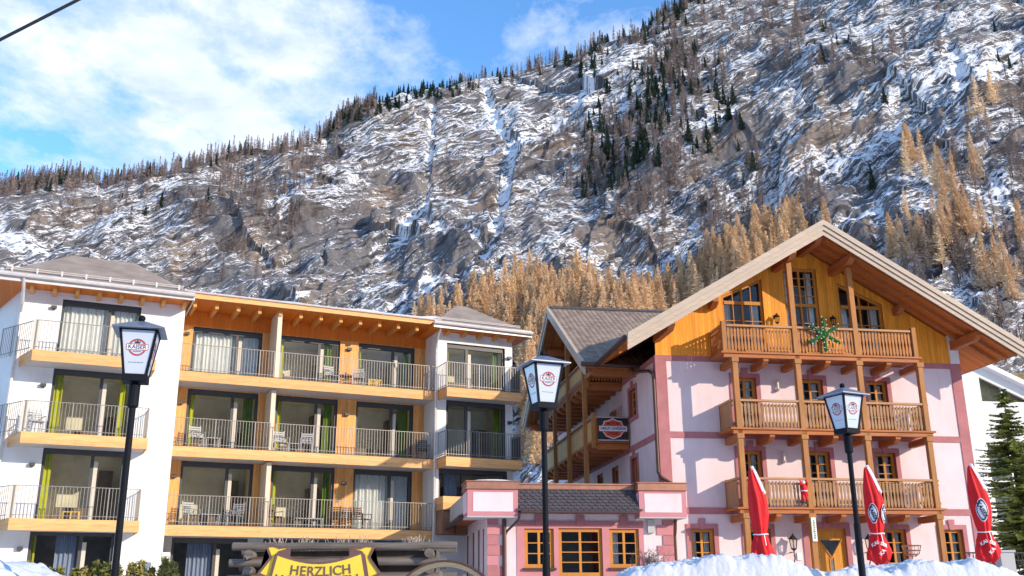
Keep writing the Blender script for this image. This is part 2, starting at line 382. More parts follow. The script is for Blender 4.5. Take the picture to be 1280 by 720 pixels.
rock=t.mix(t.ramp(att('tone'),.2,.8,.0,.38),rock,(.20,.197,.205)); rock=t.mix(t.ramp(s4,.47,.36,0,.75),rock,(.035,.034,.04))  # low streaks darkened as painted shade under the ledges
t.link(t.mix(sm,rock,(.82,.84,.88)),b.inputs['Base Color']); b.inputs['Roughness'].default_value=.85; b.inputs['Specular IOR Level'].default_value=.15
bp=t.new('ShaderNodeBump'); bp.inputs['Strength'].default_value=.5; bp.inputs['Distance'].default_value=1.2
t.link(t.math('ADD',t.math('ADD',nC,t.math('MULTIPLY',s3,1.2)),t.math('MULTIPLY',sm,.35)),bp.inputs['Height']); t.link(bp.outputs[0],b.inputs['Normal'])
me.materials.append(m); me.polygons.foreach_set('use_smooth',[True]*nf)
# opposite side of the valley, behind the viewer (shows in the window panes)
nc,nr=260,60
aa=np.linspace(R(100),R(262),nc); qq=np.linspace(0,1,nr); QQ,AA=np.meshgrid(qq,aa,indexing='ij')
rr_=700+620*QQ; hz=(285+70*fbm(AA*6,QQ*0+3,4,301)+90*sstep(R(150),R(200),AA))*QQ+fbm(AA*40,QQ*8,4,310)*26*np.sin(QQ*3.1)
P4=np.stack([rr_*np.sin(AA),rr_*np.cos(AA),hz],-1).reshape(-1,3); ix=np.arange(nc*nr).reshape(nr,nc)
fc=np.stack([ix[:-1,:-1].ravel(),ix[1:,:-1].ravel(),ix[1:,1:].ravel(),ix[:-1,1:].ravel()],-1)
m2=bpy.data.meshes.new('opposite_mountain'); m2.from_pydata(P4.tolist(),[],fc.tolist()); m2.materials.append(MAT['mountain'])
for nm,arr in (('snow',.5+.5*fbm(AA*60,QQ*20,3,320)),('cov',.0+.25*fbm(AA*14,QQ*4,3,321)),('uu',AA*1200),('vv',QQ*560),('ochre',QQ*0),('tone',QQ*0+.5),('lam',QQ*0+.6),('brush',QQ*0+.5)):
    at=m2.attributes.new(nm,'FLOAT','POINT'); at.data.foreach_set('value',(arr+QQ*0).ravel().astype(np.float32))
o=bpy.data.objects.new('opposite_mountain',m2); C.objects.link(o); tag(o,kind='structure')
# ------------------------------------------------------------------ ground
def ground_z(x,y):
    s=min(1,max(0,(y-11)/12)); return 2.0*s*s*(3-2*s)
g=MB(); rad=[0,3,6,9,11,12,13,14,15,16,17,18,19,20,21,22,23,25,28,32,40,60,100,160,300,700,1500,4000]; n=72
vs=[];fs=[]
for r_ in rad:
    for j in range(n):
        a=2*math.pi*j/n; x=r_*math.cos(a); y=r_*math.sin(a); vs.append((x,y,ground_z(x,y) if r_<200 else (1.0 if y>0 else 0)))
for i in range(len(rad)-1):
    for j in range(n): fs.append((i*n+j,(i+1)*n+j,(i+1)*n+(j+1)%n,i*n+(j+1)%n))
g.add(vs,fs); 
m,t,b=newmat('ground_snow'); MAT['ground']=m
tc=t.new('ShaderNodeTexCoord').outputs['Object']; n1=t.noise(tc,.35,6,.6)
t.link(t.mix(t.ramp(n1,.42,.5),(.10,.095,.09),(.80,.82,.86)),b.inputs['Base Color']); b.inputs['Roughness'].default_value=.8
go=g.build('ground','ground'); tag(go,kind='structure')
# ------------------------------------------------------------------ trees
def treemat(name,c1,c2,transl=.25):
    m,t,b=newmat(name); MAT[name]=m
    oi=t.new('ShaderNodeObjectInfo'); at=t.new('ShaderNodeAttribute'); at.attribute_name='tint'
    tc=t.new('ShaderNodeTexCoord').outputs['Object']
    f=t.math('ADD',t.math('MULTIPLY',oi.outputs['Random'],.45),t.math('MULTIPLY',t.noise(tc,.9,3),.6))
    f=t.math('ADD',f,t.math('MULTIPLY',at.outputs['Fac'],.5))
    t.link(t.mix(t.ramp(f,.15,.95),c1,c2),b.inputs['Base Color']); b.inputs['Roughness'].default_value=.8; b.inputs['Specular IOR Level'].default_value=.1
    return m
treemat('larch_gold',(.66,.43,.24),(.98,.75,.48)); treemat('larch_bare',(.20,.155,.14),(.42,.32,.27)); treemat('needles',(.022,.045,.034),(.075,.11,.065))
treemat('spruce_needles',(.12,.16,.035),(.42,.45,.13))
MAT['bark']=plain('bark',(.12,.085,.065),.9,var=.3)
MAT['bark_gold']=plain('bark_gold',(.30,.19,.12),.9,var=.3)
def crown(kind,h,n,sd,scale=1.):
    r=np.random.default_rng(sd)
    if kind=='gold': rad,t0,ln,wd,droop=.24,.04,.95,.095,.04
    elif kind=='bare': rad,t0,ln,wd,droop=.22,.12,1.15,.085,.02
    elif kind=='dark': rad,t0,ln,wd,droop=.21,.05,1.0,.42,-.3
    t0+=.055*(sd%5) if kind=='gold' else 0
    t_=t0+(1-t0)*r.random(n)**(1.25 if kind!='bare' else 1.1)
    lump=.8+.25*np.sin(t_*(23+3*sd)+sd*2.1)+.15*np.sin(t_*71+sd)
    an=r.random(n)*2*np.pi
    an=an+.25*np.sin(an*5+t_*20)
    asym=1+.3*np.sin(an+sd*1.7)+.15*np.sin(2*an+t_*5+sd); R_=rad*h*(1-t_)**(.75+.1*(sd%4))*lump*asym*(.2+.8*r.random(n)**.6)+.05
    c=np.stack([R_*np.cos(an),R_*np.sin(an),t_*h+R_*droop],-1)
    d=np.stack([np.cos(an),np.sin(an),droop+.12+r.normal(0,.22,n)],-1)+r.normal(0,.3,(n,3))
    d/=np.linalg.norm(d,axis=1,keepdims=True)
    s=np.cross(d,r.normal(0,1,(n,3))); s/=np.linalg.norm(s,axis=1,keepdims=True)
    L=ln*scale*(.6+.8*r.random(n))[:,None]*(h/16)*(.5+.6*(1-t_))[:,None]; W=wd*scale*(.6+.8*r.random(n))[:,None]*(h/16)
    p0=c-d*L*.5-s*W; p1=c-d*L*.5+s*W; p2=c+d*L*.5
    return np.stack([p0,p1,p2],1).reshape(-1,3)
def trunk(h,r0,seg=5):
    a=np.arange(seg)*2*np.pi/seg; lo=np.stack([r0*np.cos(a),r0*np.sin(a),np.full(seg,-1.5)],-1)
    tip=np.array([[0,0,h*.97]]); v=np.concatenate([lo,tip]); f=[(i,(i+1)%seg,seg) for i in range(seg)]
    return v,f
def tri_mesh(name,tv,mats,trk=None,tint=None):
    k=len(tv); tv=np.asarray(tv); nt=k//3
    v=tv; f=np.arange(k).reshape(-1,3)
    mi=np.zeros(nt,np.int32)
    if trk is not None:
        v=np.concatenate([tv,trk[0]]); f=np.concatenate([f,np.array(trk[1])+k]); mi=np.concatenate([mi,np.ones(len(trk[1]),np.int32)])
    me=bpy.data.meshes.new(name); me.vertices.add(len(v)); me.vertices.foreach_set('co',v.reshape(-1).astype(np.float32))
    me.loops.add(f.size); me.loops.foreach_set('vertex_index',f.reshape(-1).astype(np.int32))
    me.polygons.add(len(f)); me.polygons.foreach_set('loop_start',np.arange(0,f.size,3,dtype=np.int32)); me.polygons.foreach_set('loop_total',np.full(len(f),3,dtype=np.int32))
    me.update(calc_edges=True)
    for mm in mats: me.materials.append(MAT[mm])
    me.polygons.foreach_set('material_index',mi)
    if tint is not None:
        at=me.attributes.new('tint','FLOAT','POINT'); at.data.foreach_set('value',tint.astype(np.float32))
    return me
KM={'gold':('larch_gold','bark_gold'),'bare':('larch_bare','bark'),'dark':('needles','bark')}
H={'gold':19,'bare':17,'dark':16}
proto={k:[tri_mesh(k,crown(k,H[k],nn,s),KM[k],trunk(H[k],.26 if k!='gold' else .24)) for s in range(5)] for k,nn in (('gold',2300),('bare',620),('dark',900))}
proto_crown=[tri_mesh('crown',crown('gold',19,2500,s+50),['larch_gold']) for s in range(4)]
def _tm():
    v,f=trunk(19,.24,7); me=bpy.data.meshes.new('trunk'); me.from_pydata(v.tolist(),[],f); me.materials.append(MAT['bark_gold']); return me
proto_trunk=_tm()
low={k:[crown(k,H[k],{'gold':320,'bare':190,'dark':230}[k],s+100,1.9) for s in range(8)] for k in H}
# where they grow: densities over the slope (picture proportions used as a map of the slope)
RX,RY=toPx(X,Y,Zd-2)
cellw=np.abs(np.gradient(RX,axis=1)*np.gradient(RY,axis=0)); cellw=np.clip(cellw,0,4)
vis=(Q>.0)&(Q<=1.0)&(RX>-60)&(RX<1340)&(RY>-70)&(RY<690)
def ell(cx,cy,rx,ry,a,rot=0):
    c,s=math.cos(R(rot)),math.sin(R(rot)); dx=(RX-cx)*c+(RY-cy)*s; dy=-(RX-cx)*s+(RY-cy)*c
    return a*(((dx/rx)**2+(dy/ry)**2)<1)
def poly_top(pts,lo,a):
    top=np.interp(RX,[p[0] for p in pts],[p[1] for p in pts],left=9999,right=9999); return a*((RY>top)&(RY<lo))
ridge_d=RY-np.interp(RX,[p[0] for p in RIDGE],[p[1] for p in RIDGE])
dens={}
dens['gold']=poly_top([(505,425),(560,402),(600,380),(650,372),(700,352),(740,380),(790,395),(840,375),(880,345),(930,315),(980,290),(1000,285),(1040,312),(1075,340),(1090,380)],700,1.)+ell(1165,300,62,42,.13,-20)+ell(1180,215,45,50,.10,60)+ell(1245,140,40,30,.10)+ell(1262,330,40,60,.06)+ell(600,470,60,60,.25)+ell(700,370,60,14,.6)
nn_=fbm(U/30,V/30,3,131)
dens['gold']*=(.35+.65*(nn_>-.15))
dens['bare']=ell(330,235,110,34,.9,-20)+ell(170,262,170,22,.35,-8)+ell(300,300,90,26,.5,-15)+(ridge_d<12)*(RX<470)*3.4+ell(900,60,120,50,.75,-15)+ell(760,210,60,90,.75,-60)+ell(820,150,60,90,.5,20)+ell(1170,400,130,90,.28)+ell(1240,220,60,110,.14)+ell(870,240,110,50,.35,-30)+ell(950,300,110,50,.55,-30)+(ridge_d<16)*(RX>=560)*(RX<900)*.9+ell(560,230,60,60,.06)+ell(1060,60,120,50,.15)+.006
dens['bare']*=np.where(ridge_d<12,1,.06+.94*(fbm(U/26,V/22,3,133)>.02))
dens['dark']=(ridge_d<12)*(RX>385)*(RX<570)*5.5+(ridge_d<12)*(RX>=570)*(RX<930)*2.6+(ridge_d<8)*(RX<385)*2.2+ell(812,120,36,110,1.6,20)+ell(745,190,24,62,2.2,10)+ell(750,95,30,30,1.2)+ell(860,110,60,40,1.1,-20)+ell(790,215,40,30,1.4)+ell(885,170,50,40,.9,-20)+ell(415,200,60,25,.12)+ell(1000,70,60,45,.12)+ell(1130,90,50,30,.05)+ell(230,262,90,18,.18)+ell(900,190,80,60,.12,-30)+.002+ell(1240,70,40,50,.15)
dens['dark']*=np.where(ridge_d<12,1,.08+.92*(fbm(U/18,V/24,3,137)>-.08))
NTR={'gold':(300,650,'larch_tree'),'bare':(300,1900,'bare_larch_tree'),'dark':(300,420,'conifer_tree')}
sky_=[(-60,340),(0,345),(240,372),(545,402),(600,390),(648,420),(655,560),(684,560),(688,384),(812,388),(1027,280),(1205,392),(1210,470),(1340,500)]
front=RY<np.interp(RX,[p[0] for p in sky_],[p[1] for p in sky_])+26
for kd in dens: dens[kd]=dens[kd]*front
LAB={'gold':('golden brown larch standing on the lower slope behind the houses','golden larches on the lower slope','larch tree'),
     'bare':('bare grey brown larch growing among rock and snow on the mountainside','bare larches on the mountainside','larch tree'),
     'dark':('dark green conifer standing on the snowy mountainside or its ridge','dark conifers on the mountainside','conifer tree')}
MASS={'gold':('larch_forest','farther golden larches filling the gaps of the slope'),'bare':('bare_forest','mass of small bare larches over the whole mountainside'),'dark':('conifer_forest','mass of small dark conifers over the ridge and slope')}
flatP=P3.reshape(-1,3)
for kd in ('gold','bare','dark'):
    ni,ns,nm=NTR[kd]; wgt=(dens[kd]*cellw*vis).ravel().astype(np.float64); wgt/=wgt.sum()
    pick=rng.choice(nvtx,ni+ns,replace=False,p=wgt)
    dist=np.linalg.norm(flatP[pick],axis=1)
    # the largest in the picture as objects of their own
    hh=(.45+.8*rng.random(ni+ns))*(1.0 if kd!='gold' else 1.0)
    hh*=np.interp(flatP[pick][:,2],[20,150,350],[.95,.85,.72])
    hh*=np.interp(flatP[pick][:,0],[-300,0,200],[.72,.85,1.12] if kd!='gold' else [.8,.9,1.1])
    if kd=='dark': hh*=.82
    order=np.argsort(-hh/dist)
    for r_,k in enumerate(order[:ni]):
        p=flatP[pick[k]]; s=hh[k]; rz=random.random()*6.28
        if kd=='gold' and r_<70:
            o=empty(nm,tuple(p)); o.rotation_euler=(0,0,rz); o.scale=(s,s,s)
            for mme,nn2 in ((proto_crown[k%4],'crown'),(proto_trunk,'trunk')):
                c=bpy.data.objects.new(nn2,mme); C.objects.link(c); c.parent=o
        else:
            o=bpy.data.objects.new(nm,proto[kd][k%5]); C.objects.link(o); o.location=p; o.rotation_euler=(random.uniform(-.05,.05),random.uniform(-.05,.05),rz); o.scale=(s*random.uniform(.85,1.15),s*random.uniform(.85,1.15),s)
        tag(o,LAB[kd][0],LAB[kd][2],LAB[kd][1])
    tv=[];ti=[];tr=[]
    for k in order[ni:]:
        a=low[kd][k%8]; rz=random.random()*6.28; c,s_=math.cos(rz),math.sin(rz); s=hh[k]
        v=a@np.array([[c,s_,0],[-s_,c,0],[0,0,1]])*s+flatP[pick[k]]; tv.append(v); ti.append(np.full(len(v),random.uniform(-.6,.6)))
        tk=np.array([(-.11*s,0,-1),(.11*s,0,-1),(0,0,H[kd]*s*.9)])+flatP[pick[k]]; tv.append(tk); ti.append(np.full(3,-.3))
    mm=tri_mesh(MASS[kd][0],np.concatenate(tv),[KM[kd][0]],tint=np.concatenate(ti))
    o=bpy.data.objects.new(MASS[kd][0],mm); C.objects.link(o); tag(o,MASS[kd][1],'forest',kind='stuff')
print('mountain ok')
# ------------------------------------------------------------------ materials of the houses
MAT['pink']=plain('pink_render',(.80,.64,.635),.85,var=.07,scale=.8,bump=.4,bscale=40,spec=.2,stain=.2)
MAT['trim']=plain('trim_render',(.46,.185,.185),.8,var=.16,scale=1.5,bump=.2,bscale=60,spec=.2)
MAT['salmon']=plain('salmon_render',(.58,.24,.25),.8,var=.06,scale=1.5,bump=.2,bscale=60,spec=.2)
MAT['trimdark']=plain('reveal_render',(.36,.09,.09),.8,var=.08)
MAT['white']=plain('white_render',(.84,.82,.78),.85,var=.03,scale=.7,bump=.3,bscale=50,spec=.2,stain=.2)
MAT['greywall']=plain('grey_render',(.50,.48,.46),.85,var=.05,scale=1)
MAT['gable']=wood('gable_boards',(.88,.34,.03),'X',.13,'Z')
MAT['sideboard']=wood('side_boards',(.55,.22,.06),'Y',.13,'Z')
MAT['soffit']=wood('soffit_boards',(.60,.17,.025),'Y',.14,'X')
MAT['beam']=wood('beam_wood',(.44,.13,.025),None,1,'X',weather=.15)
MAT['beamy']=wood('joist_wood',(.42,.12,.022),None,1,'Y',weather=.15)
MAT['post']=wood('post_wood',(.40,.16,.038),None,1,'Z',weather=.12)
MAT['rail']=wood('rail_wood',(.44,.165,.036),None,1,'Z',weather=.1)
MAT['rail2']=wood('rail_wood_weathered',(.36,.17,.055),None,1,'Z',weather=.3,var=.35)
MAT['railflat']=wood('handrail_wood',(.48,.23,.08),None,1,'X',weather=.35)
MAT['barge']=wood('barge_wood',(.54,.42,.31),None,1,'X',weather=.35,var=.15)
MAT['frame']=wood('window_wood',(.56,.23,.04),None,1,'Z',var=.12,knots=.1)
MAT['doorwood']=wood('door_boards',(.66,.28,.035),'X',.12,'Z',var=.15)
MAT['copper']=plain('copper_sheet',(.42,.20,.13),.45,metal=.6,var=.15,spec=.5)
MAT['gutter']=plain('brown_gutter',(.10,.055,.045),.45,metal=.4,var=.1)
MAT['zinc']=plain('zinc_sheet',(.66,.60,.55),.5,metal=.3,var=.1)
MAT['iron']=plain('black_iron',(.02,.02,.022),.6,metal=.0,var=.1)
MAT['glass']=glassmat('window_glass',(.88,.90,.88)); MAT['lampglass']=plain('milk_glass',(.52,.58,.68),.25,var=.03,spec=.5)
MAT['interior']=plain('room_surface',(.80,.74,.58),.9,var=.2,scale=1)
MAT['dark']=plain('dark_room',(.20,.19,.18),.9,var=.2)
MAT['lace']=plain('white_curtain',(.75,.75,.74),.9,var=.08)
MAT['limecurtain']=plain('lime_curtain',(.56,.57,.05),.9,var=.1)
MAT['greencurtain']=plain('green_curtain',(.17,.26,.02),.9,var=.15)
MAT['anthracite']=plain('anthracite_metal',(.075,.075,.078),.5,metal=.2,var=.06)
MAT['stile']=plain('beige_stile',(.62,.56,.46),.5,var=.04)
MAT['snowm']=plain('snow',(.66,.69,.74),.75,var=.06,scale=2.5,bump=1.0,bscale=11,stain=.12,spec=.2)
MAT['chairwhite']=plain('chair_white',(.50,.49,.47),.6,var=.06); MAT['black']=plain('black_paint',(.02,.02,.022),.45,var=.05)
MAT['ringred']=plain('badge_red',(.42,.07,.06),.5,var=.03); MAT['navy']=plain('badge_navy',(.03,.04,.10),.5,var=.03); MAT['whitep']=plain('white_paint',(.8,.8,.8),.5,var=.02)
MAT['signorange']=plain('sign_orange_red',(.80,.08,.03),.45,var=.03)
def tilemat(name,col,du=.24,dv=.30,uaxis=0):
    m,t,b=newmat(name); MAT[name]=m
    tc=t.new('ShaderNodeTexCoord').outputs['Object']; sp=t.new('ShaderNodeSeparateXYZ'); t.link(tc,sp.inputs[0])
    u=t.math('DIVIDE',sp.outputs[uaxis],du); v=t.math('DIVIDE',sp.outputs[2],dv*.55)
    fu=t.math('FRACT',u); fv=t.math('FRACT',v)
    hgt=t.math('ADD',t.math('MULTIPLY',t.math('SINE',t.math('MULTIPLY',fu,math.pi)),.6),t.math('MULTIPLY',t.math('SUBTRACT',1.,fv),.7))
    cv=t.new('ShaderNodeCombineXYZ'); t.link(t.math('FLOOR',u),cv.inputs[0]); t.link(t.math('FLOOR',v),cv.inputs[1])
    wn=t.new('ShaderNodeTexWhiteNoise',noise_dimensions='2D'); t.link(cv.outputs[0],wn.inputs['Vector'])
    base=t.mix(wn.outputs[0],tuple(c*.8 for c in col),tuple(c*1.25 for c in col))
    base=t.mix(t.ramp(fv,.86,.98,0,.75),base,tuple(c*.3 for c in col)); base=t.mix(t.ramp(t.noise(tc,1.3,5),.45,.7,0,.35),base,(.50,.40,.30))
    t.link(base,b.inputs['Base Color']); b.inputs['Roughness'].default_value=.85; b.inputs['Specular IOR Level'].default_value=.08
    bp=t.new('ShaderNodeBump'); bp.inputs['Strength'].default_value=.9; bp.inputs['Distance'].default_value=.05; t.link(hgt,bp.inputs['Height']); t.link(bp.outputs[0],b.inputs['Normal'])
    return m
tilemat('tiles',(.30,.215,.16))
MAT['slate']=plain('slate',(.085,.075,.082),.55,var=.25,scale=6)
MAT['bitumen']=plain('shingle_roof',(.34,.275,.225),.95,var=.22,scale=1.2,bump=.4,bscale=50,spec=.05)
class Multi:
    def __init__(s): s.l=[]
    def one(s): s.l.append(MB()); return s.l[-1]
    def build(s,*a): return [m.build(*a) for m in s.l]
# ------------------------------------------------------------------ wall with openings
def colwall(x0,x1,z0,ztop,y,holes,breaks=(),reveal=.2,mb=None,rb=None,swap=False):
    """front faces of a wall in the plane y, with openings (xa,xb,zb,ztL,ztR); reveals go to rb. swap: wall runs along y instead of x"""
    mb=mb or MB(); rbl=rb
    P=(lambda x,yy,z:(yy,x,z)) if swap else (lambda x,yy,z:(x,yy,z))
    xs=sorted(set([x0,x1]+[h[0] for h in holes]+[h[1] for h in holes]+list(breaks))); xs=[x for x in xs if x0<=x<=x1]
    for a,b in zip(xs[:-1],xs[1:]):
        if b-a<1e-6: continue
        hs=sorted([h for h in holes if h[0]<=a+1e-6 and h[1]>=b-1e-6],key=lambda h:h[2])
        la,lb=z0,z0
        for h in hs:
            f=lambda x:h[3]+(h[4]-h[3])*(x-h[0])/(h[1]-h[0])
            if h[2]>la+1e-6: mb.quad(P(a,y,la),P(b,y,lb),P(b,y,h[2]),P(a,y,h[2]))
            la,lb=f(a),f(b)
        mb.quad(P(a,y,la),P(b,y,lb),P(b,y,ztop(b)),P(a,y,ztop(a)))
    for (a,b,zb,tl,tr) in holes:
        y2=y+reveal; rb=rbl.one() if rbl is not None else mb
        rb.quad(P(a,y,zb),P(a,y,tl),P(a,y2,tl),P(a,y2,zb)); rb.quad(P(b,y,zb),P(b,y2,zb),P(b,y2,tr),P(b,y,tr))
        rb.quad(P(a,y,tl),P(b,y,tr),P(b,y2,tr),P(a,y2,tl)); rb.quad(P(a,y,zb),P(a,y2,zb),P(b,y2,zb),P(b,y,zb))
    return mb
def box_in(x0,x1,y0,y1,z0,z1):
    m=MB(); v=[(x0,y0,z0),(x1,y0,z0),(x1,y1,z0),(x0,y1,z0),(x0,y0,z1),(x1,y0,z1),(x1,y1,z1),(x0,y1,z1)]
    return m.add(v,[(0,1,2,3),(4,7,6,5),(1,5,6,2),(2,6,7,3),(3,7,4,0)])
def curtain(x0,x1,z0,z1,y,folds=.16,amp=.035,seg=None):
    m=MB(); n=max(4,int((x1-x0)/folds*6)); ph=random.random()*6
    for i in range(n):
        xa=x0+(x1-x0)*i/n; xb=x0+(x1-x0)*(i+1)/n
        ya=y+amp*math.sin(xa/folds*6.28+ph)+.5*amp*math.sin(xa/folds*2.9); yb=y+amp*math.sin(xb/folds*6.28+ph)+.5*amp*math.sin(xb/folds*2.9)
        m.quad((xa,ya,z0),(xb,yb,z0),(xb,yb,z1),(xa,ya,z1))
    return m
# ------------------------------------------------------------------ pink chalet
K=empty('chalet',(5.56256,38,0),R(9),'pink chalet with orange wooden balconies, wide gable roof and low shop wing','building')
rs,rz,rk=6.37,15.72,.6
zr=lambda x:rz-rk*abs(x-rs)
GF,F1,F2,F3=2.0,4.72,7.62,10.52      # floor levels
W0,W1=0.,12.85
wins=[]   # (x0,x1,zb,zt) outer edge of the painted surround
for a,b in ((2.95,4.2),(5.68,6.98),(8.53,9.72)):
    wins.append((a,b,F1,7.18,'door')); wins.append((a,b,F2,10.04,'door'))
for a,b in ((.84,2.08),(3.0,4.3),(8.52,9.77),(10.9,12.15)): wins.append((a,b,2.62,4.26,'win'))
holes=[(a+.17,b-.17,zb+(0.0 if k=='door' else .12),zt-.17,zt-.17) for a,b,zb,zt,k in wins]
holes.append((5.62,7.13,GF,4.12,4.12))
rb=Multi(); wallm=colwall(W0,W1,GF-1.,lambda x:10.6,0,holes,reveal=.26,rb=rb)
# right side wall and back
wallm.quad((W1,0,1),(W1,19,1),(W1,19,11.6),(W1,0,11.6)); wallm.quad((W1,19,1),(0,19,1),(0,19,11),(W1,19,11))
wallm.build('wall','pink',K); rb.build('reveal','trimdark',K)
# side wall (plane x=0)
sw=[(2.72,4.1,8.72,10.15),(2.95,4.15,6.02,7.3)]
rb=Multi(); swl=colwall(0,19,GF-1,lambda x:10.6,0,[(a+.15,b-.15,c+.12,d-.15,d-.15) for a,b,c,d in sw]+[(6.2,7.3,F2+.2,9.7,9.7),(9,10.1,F2+.2,9.7,9.7),(6.2,7.3,5.3,7.2,7.2),(9,10.1,5.3,7.2,7.2)],reveal=.24,rb=rb,swap=True)
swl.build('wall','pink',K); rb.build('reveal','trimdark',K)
# painted bands and corner strips
tb=MB()
for z0,z1 in ((4.62,4.86),(7.46,7.70),(10.46,10.68)):
    tb.box(.42,W1-.42,-.03,.0,z0,z1)
    tb.box(-.03,0,.3,19,z0,z1)
tb.box(0,.42,-.03,.3,1.5,10.68) if False else None
for p in ((-.03,.42,-.034,0),(W1-.42,W1+.03,-.034,0)): tb.box(p[0],p[1],p[2],p[3],1.5,10.68)
tb.box(-.03,0,0,.3,1.5,10.68)
tb.build('painted_band','trim',K)
def surround(a,b,zb,zt,par,mat='trim',key=True,y=-.045):
    m=MB(); w_=.17
    m.box(a,a+w_,y,.0,zb,zt); m.box(b-w_,b,y,0,zb,zt); m.box(a+w_,b-w_,y,0,zt-w_,zt)
    if zb>2.4 and zb<3: m.box(a-.06,b+.06,y-.05,0,zb-.08,zb+.1)
    if key:
        c=(a+b)/2; m.prism([(c-.10,y-.03,zt-.19),(c+.10,y-.03,zt-.19),(c+.14,y-.03,zt+.20),(c-.14,y-.03,zt+.20)],(0,.03,0))
    return m.build('window_surround',mat,par)
def casement(a,b,zb,zt,y,par,cols=2,rows=3,panel=0.,door=False,curt=None,ztR=None,fw=.12,name='window'):
    """timber window or glazed door filling the opening a..b, zb..zt"""
    ztR=zt if ztR is None else ztR; f=lambda x:zt+(ztR-zt)*(x-a)/(b-a)
    m=MB()
    m.box(a,a+fw,y,y+.08,zb,min(f(a),f(a+fw))); m.box(b-fw,b,y,y+.08,zb,min(f(b),f(b-fw)))
    m.prism([(a,y-.002,f(a)-fw),(b,y-.002,f(b)-fw),(b,y-.002,f(b)),(a,y-.002,f(a))],(0,.084,0)); m.box(a+fw,b-fw,y,y+.08,zb,zb+fw*(4 if door else 1))
    ia,ib=a+fw,b-fw; iz=zb+fw*(4 if door else 1)
    for c in range(1,cols):
        x=ia+(ib-ia)*c/cols; w_=.045 if c*2==cols else .016; m.box(x-w_,x+w_,y-.006,y+.07,iz,f(x)-fw*.5)
    ht=(min(f(a),f(b))-fw)-iz
    for r_ in range(1,rows):
        z=iz+ht*r_/rows; m.box(ia,ib,y-.004,y+.06,z-.017,z+.017)
    o=m.build(name,'frame',par)
    g=MB(); g.quad((ia,y+.04,iz),(ib,y+.04,iz),(ib,y+.04,f(ib)-fw*.9),(ia,y+.04,f(ia)-fw*.9)); g.build('pane','glass',o)
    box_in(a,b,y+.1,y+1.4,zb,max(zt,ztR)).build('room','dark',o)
    if curt:
        for (u,v) in curt: curtain(ia+(ib-ia)*u,ia+(ib-ia)*v,iz,min(zt,ztR)-fw,y+.2,.12,.02).build('curtain','lace',o)
    return o
for a,b,zb,zt,k in wins:
    surround(a,b,zb,zt,K)
    casement(a+.17,b-.17,zb+(.0 if k=='door' else .12),zt-.17,.12,K,2,5 if k=='door' else 3,door=(k=='door'),curt=[(0,.28),(.72,1)] if k=='win' or random.random()<.5 else [(.7,1)],name='balcony_door' if k=='door' else 'window')
# side wall windows
def side_parent():
    e=empty('window'); e.parent=K; return e
for a,b,c,d in sw:
    m=MB(); w_=.15
    m.box(-.045,0,a,a+w_,c,d); m.box(-.045,0,b-w_,b,c,d); m.box(-.045,0,a+w_,b-w_,d-w_,d); m.box(-.07,0,a-.05,b+.05,c-.04,c+.12); m.box(-.075,0,(a+b)/2-.1,(a+b)/2+.1,d-.16,d+.2)
    m.build('window_surround','trim',K)
for a,b,c,d in [(a+.15,b-.15,c+.12,d-.15) for a,b,c,d in sw]+[(6.2,7.3,F2+.2,9.7),(9,10.1,F2+.2,9.7),(6.2,7.3,5.3,7.2),(9,10.1,5.3,7.2)]:
    m=MB(); m.box(.12,.2,a,a+.1,c,d);m.box(.12,.2,b-.1,b,c,d);m.box(.12,.2,a+.1,b-.1,d-.1,d);m.box(.12,.2,a+.1,b-.1,c,c+.1)
    m.box(.115,.19,(a+b)/2-.035,(a+b)/2+.035,c+.1,d-.1)
    for k in (1,2): m.box(.125,.18,a+.1,b-.1,c+(d-c)*k/3-.015,c+(d-c)*k/3+.015)
    o=m.build('window','frame',K); g=MB(); g.quad((.16,a+.1,c+.1),(.16,a+.1,d-.1),(.16,b-.1,d-.1),(.16,b-.1,c+.1)); g.build('pane','glass',o)
    q=MB(); q.quad((.6,a-.3,c),(.6,b+.3,c),(.6,b+.3,d),(.6,a-.3,d)); q.build('room','dark',o)
# gable in vertical boards
gh=[(2.88,4.62,F3+.1,13.2,13.98),(5.55,7.0,F3+.1,14.5,14.5),(7.88,9.75,F3+.1,13.95,13.1)]
rb=Multi(); gw=colwall(W0,W1,10.6,lambda x:zr(x)-.28,-.02,gh,breaks=(rs,),reveal=.2,rb=rb)
gw.build('gable_wall','gable',K); rb.build('reveal','frame',K)
for i,(a,b,zb,tl,tr) in enumerate(gh):
    o=casement(a,b,zb,tl if i!=1 else 14.5,.08,K,4,1,door=True,ztR=tr,fw=.1,curt=[(0,.2),(.75,1)],name='gable_window')
    m=MB(); m.box(a+.1,b-.1,.05,.1,12.88,13.02)
    for z in (11.6,12.2,13.35,13.75,14.1):
        if z<min(tl,tr)-.15: m.box(a+.1,b-.1,.06,.11,z-.016,z+.016)
    m.box((a+b)/2-.03,(a+b)/2+.03,.055,.105,12.0,13.4); m.build('transom','frame',o)
# ridge beam cheek (pale block under the eaves by the corner)
m=MB(); m.box(12.45,12.85,-.08,.12,10.68,11.9); m.build('corner_block','white',K)
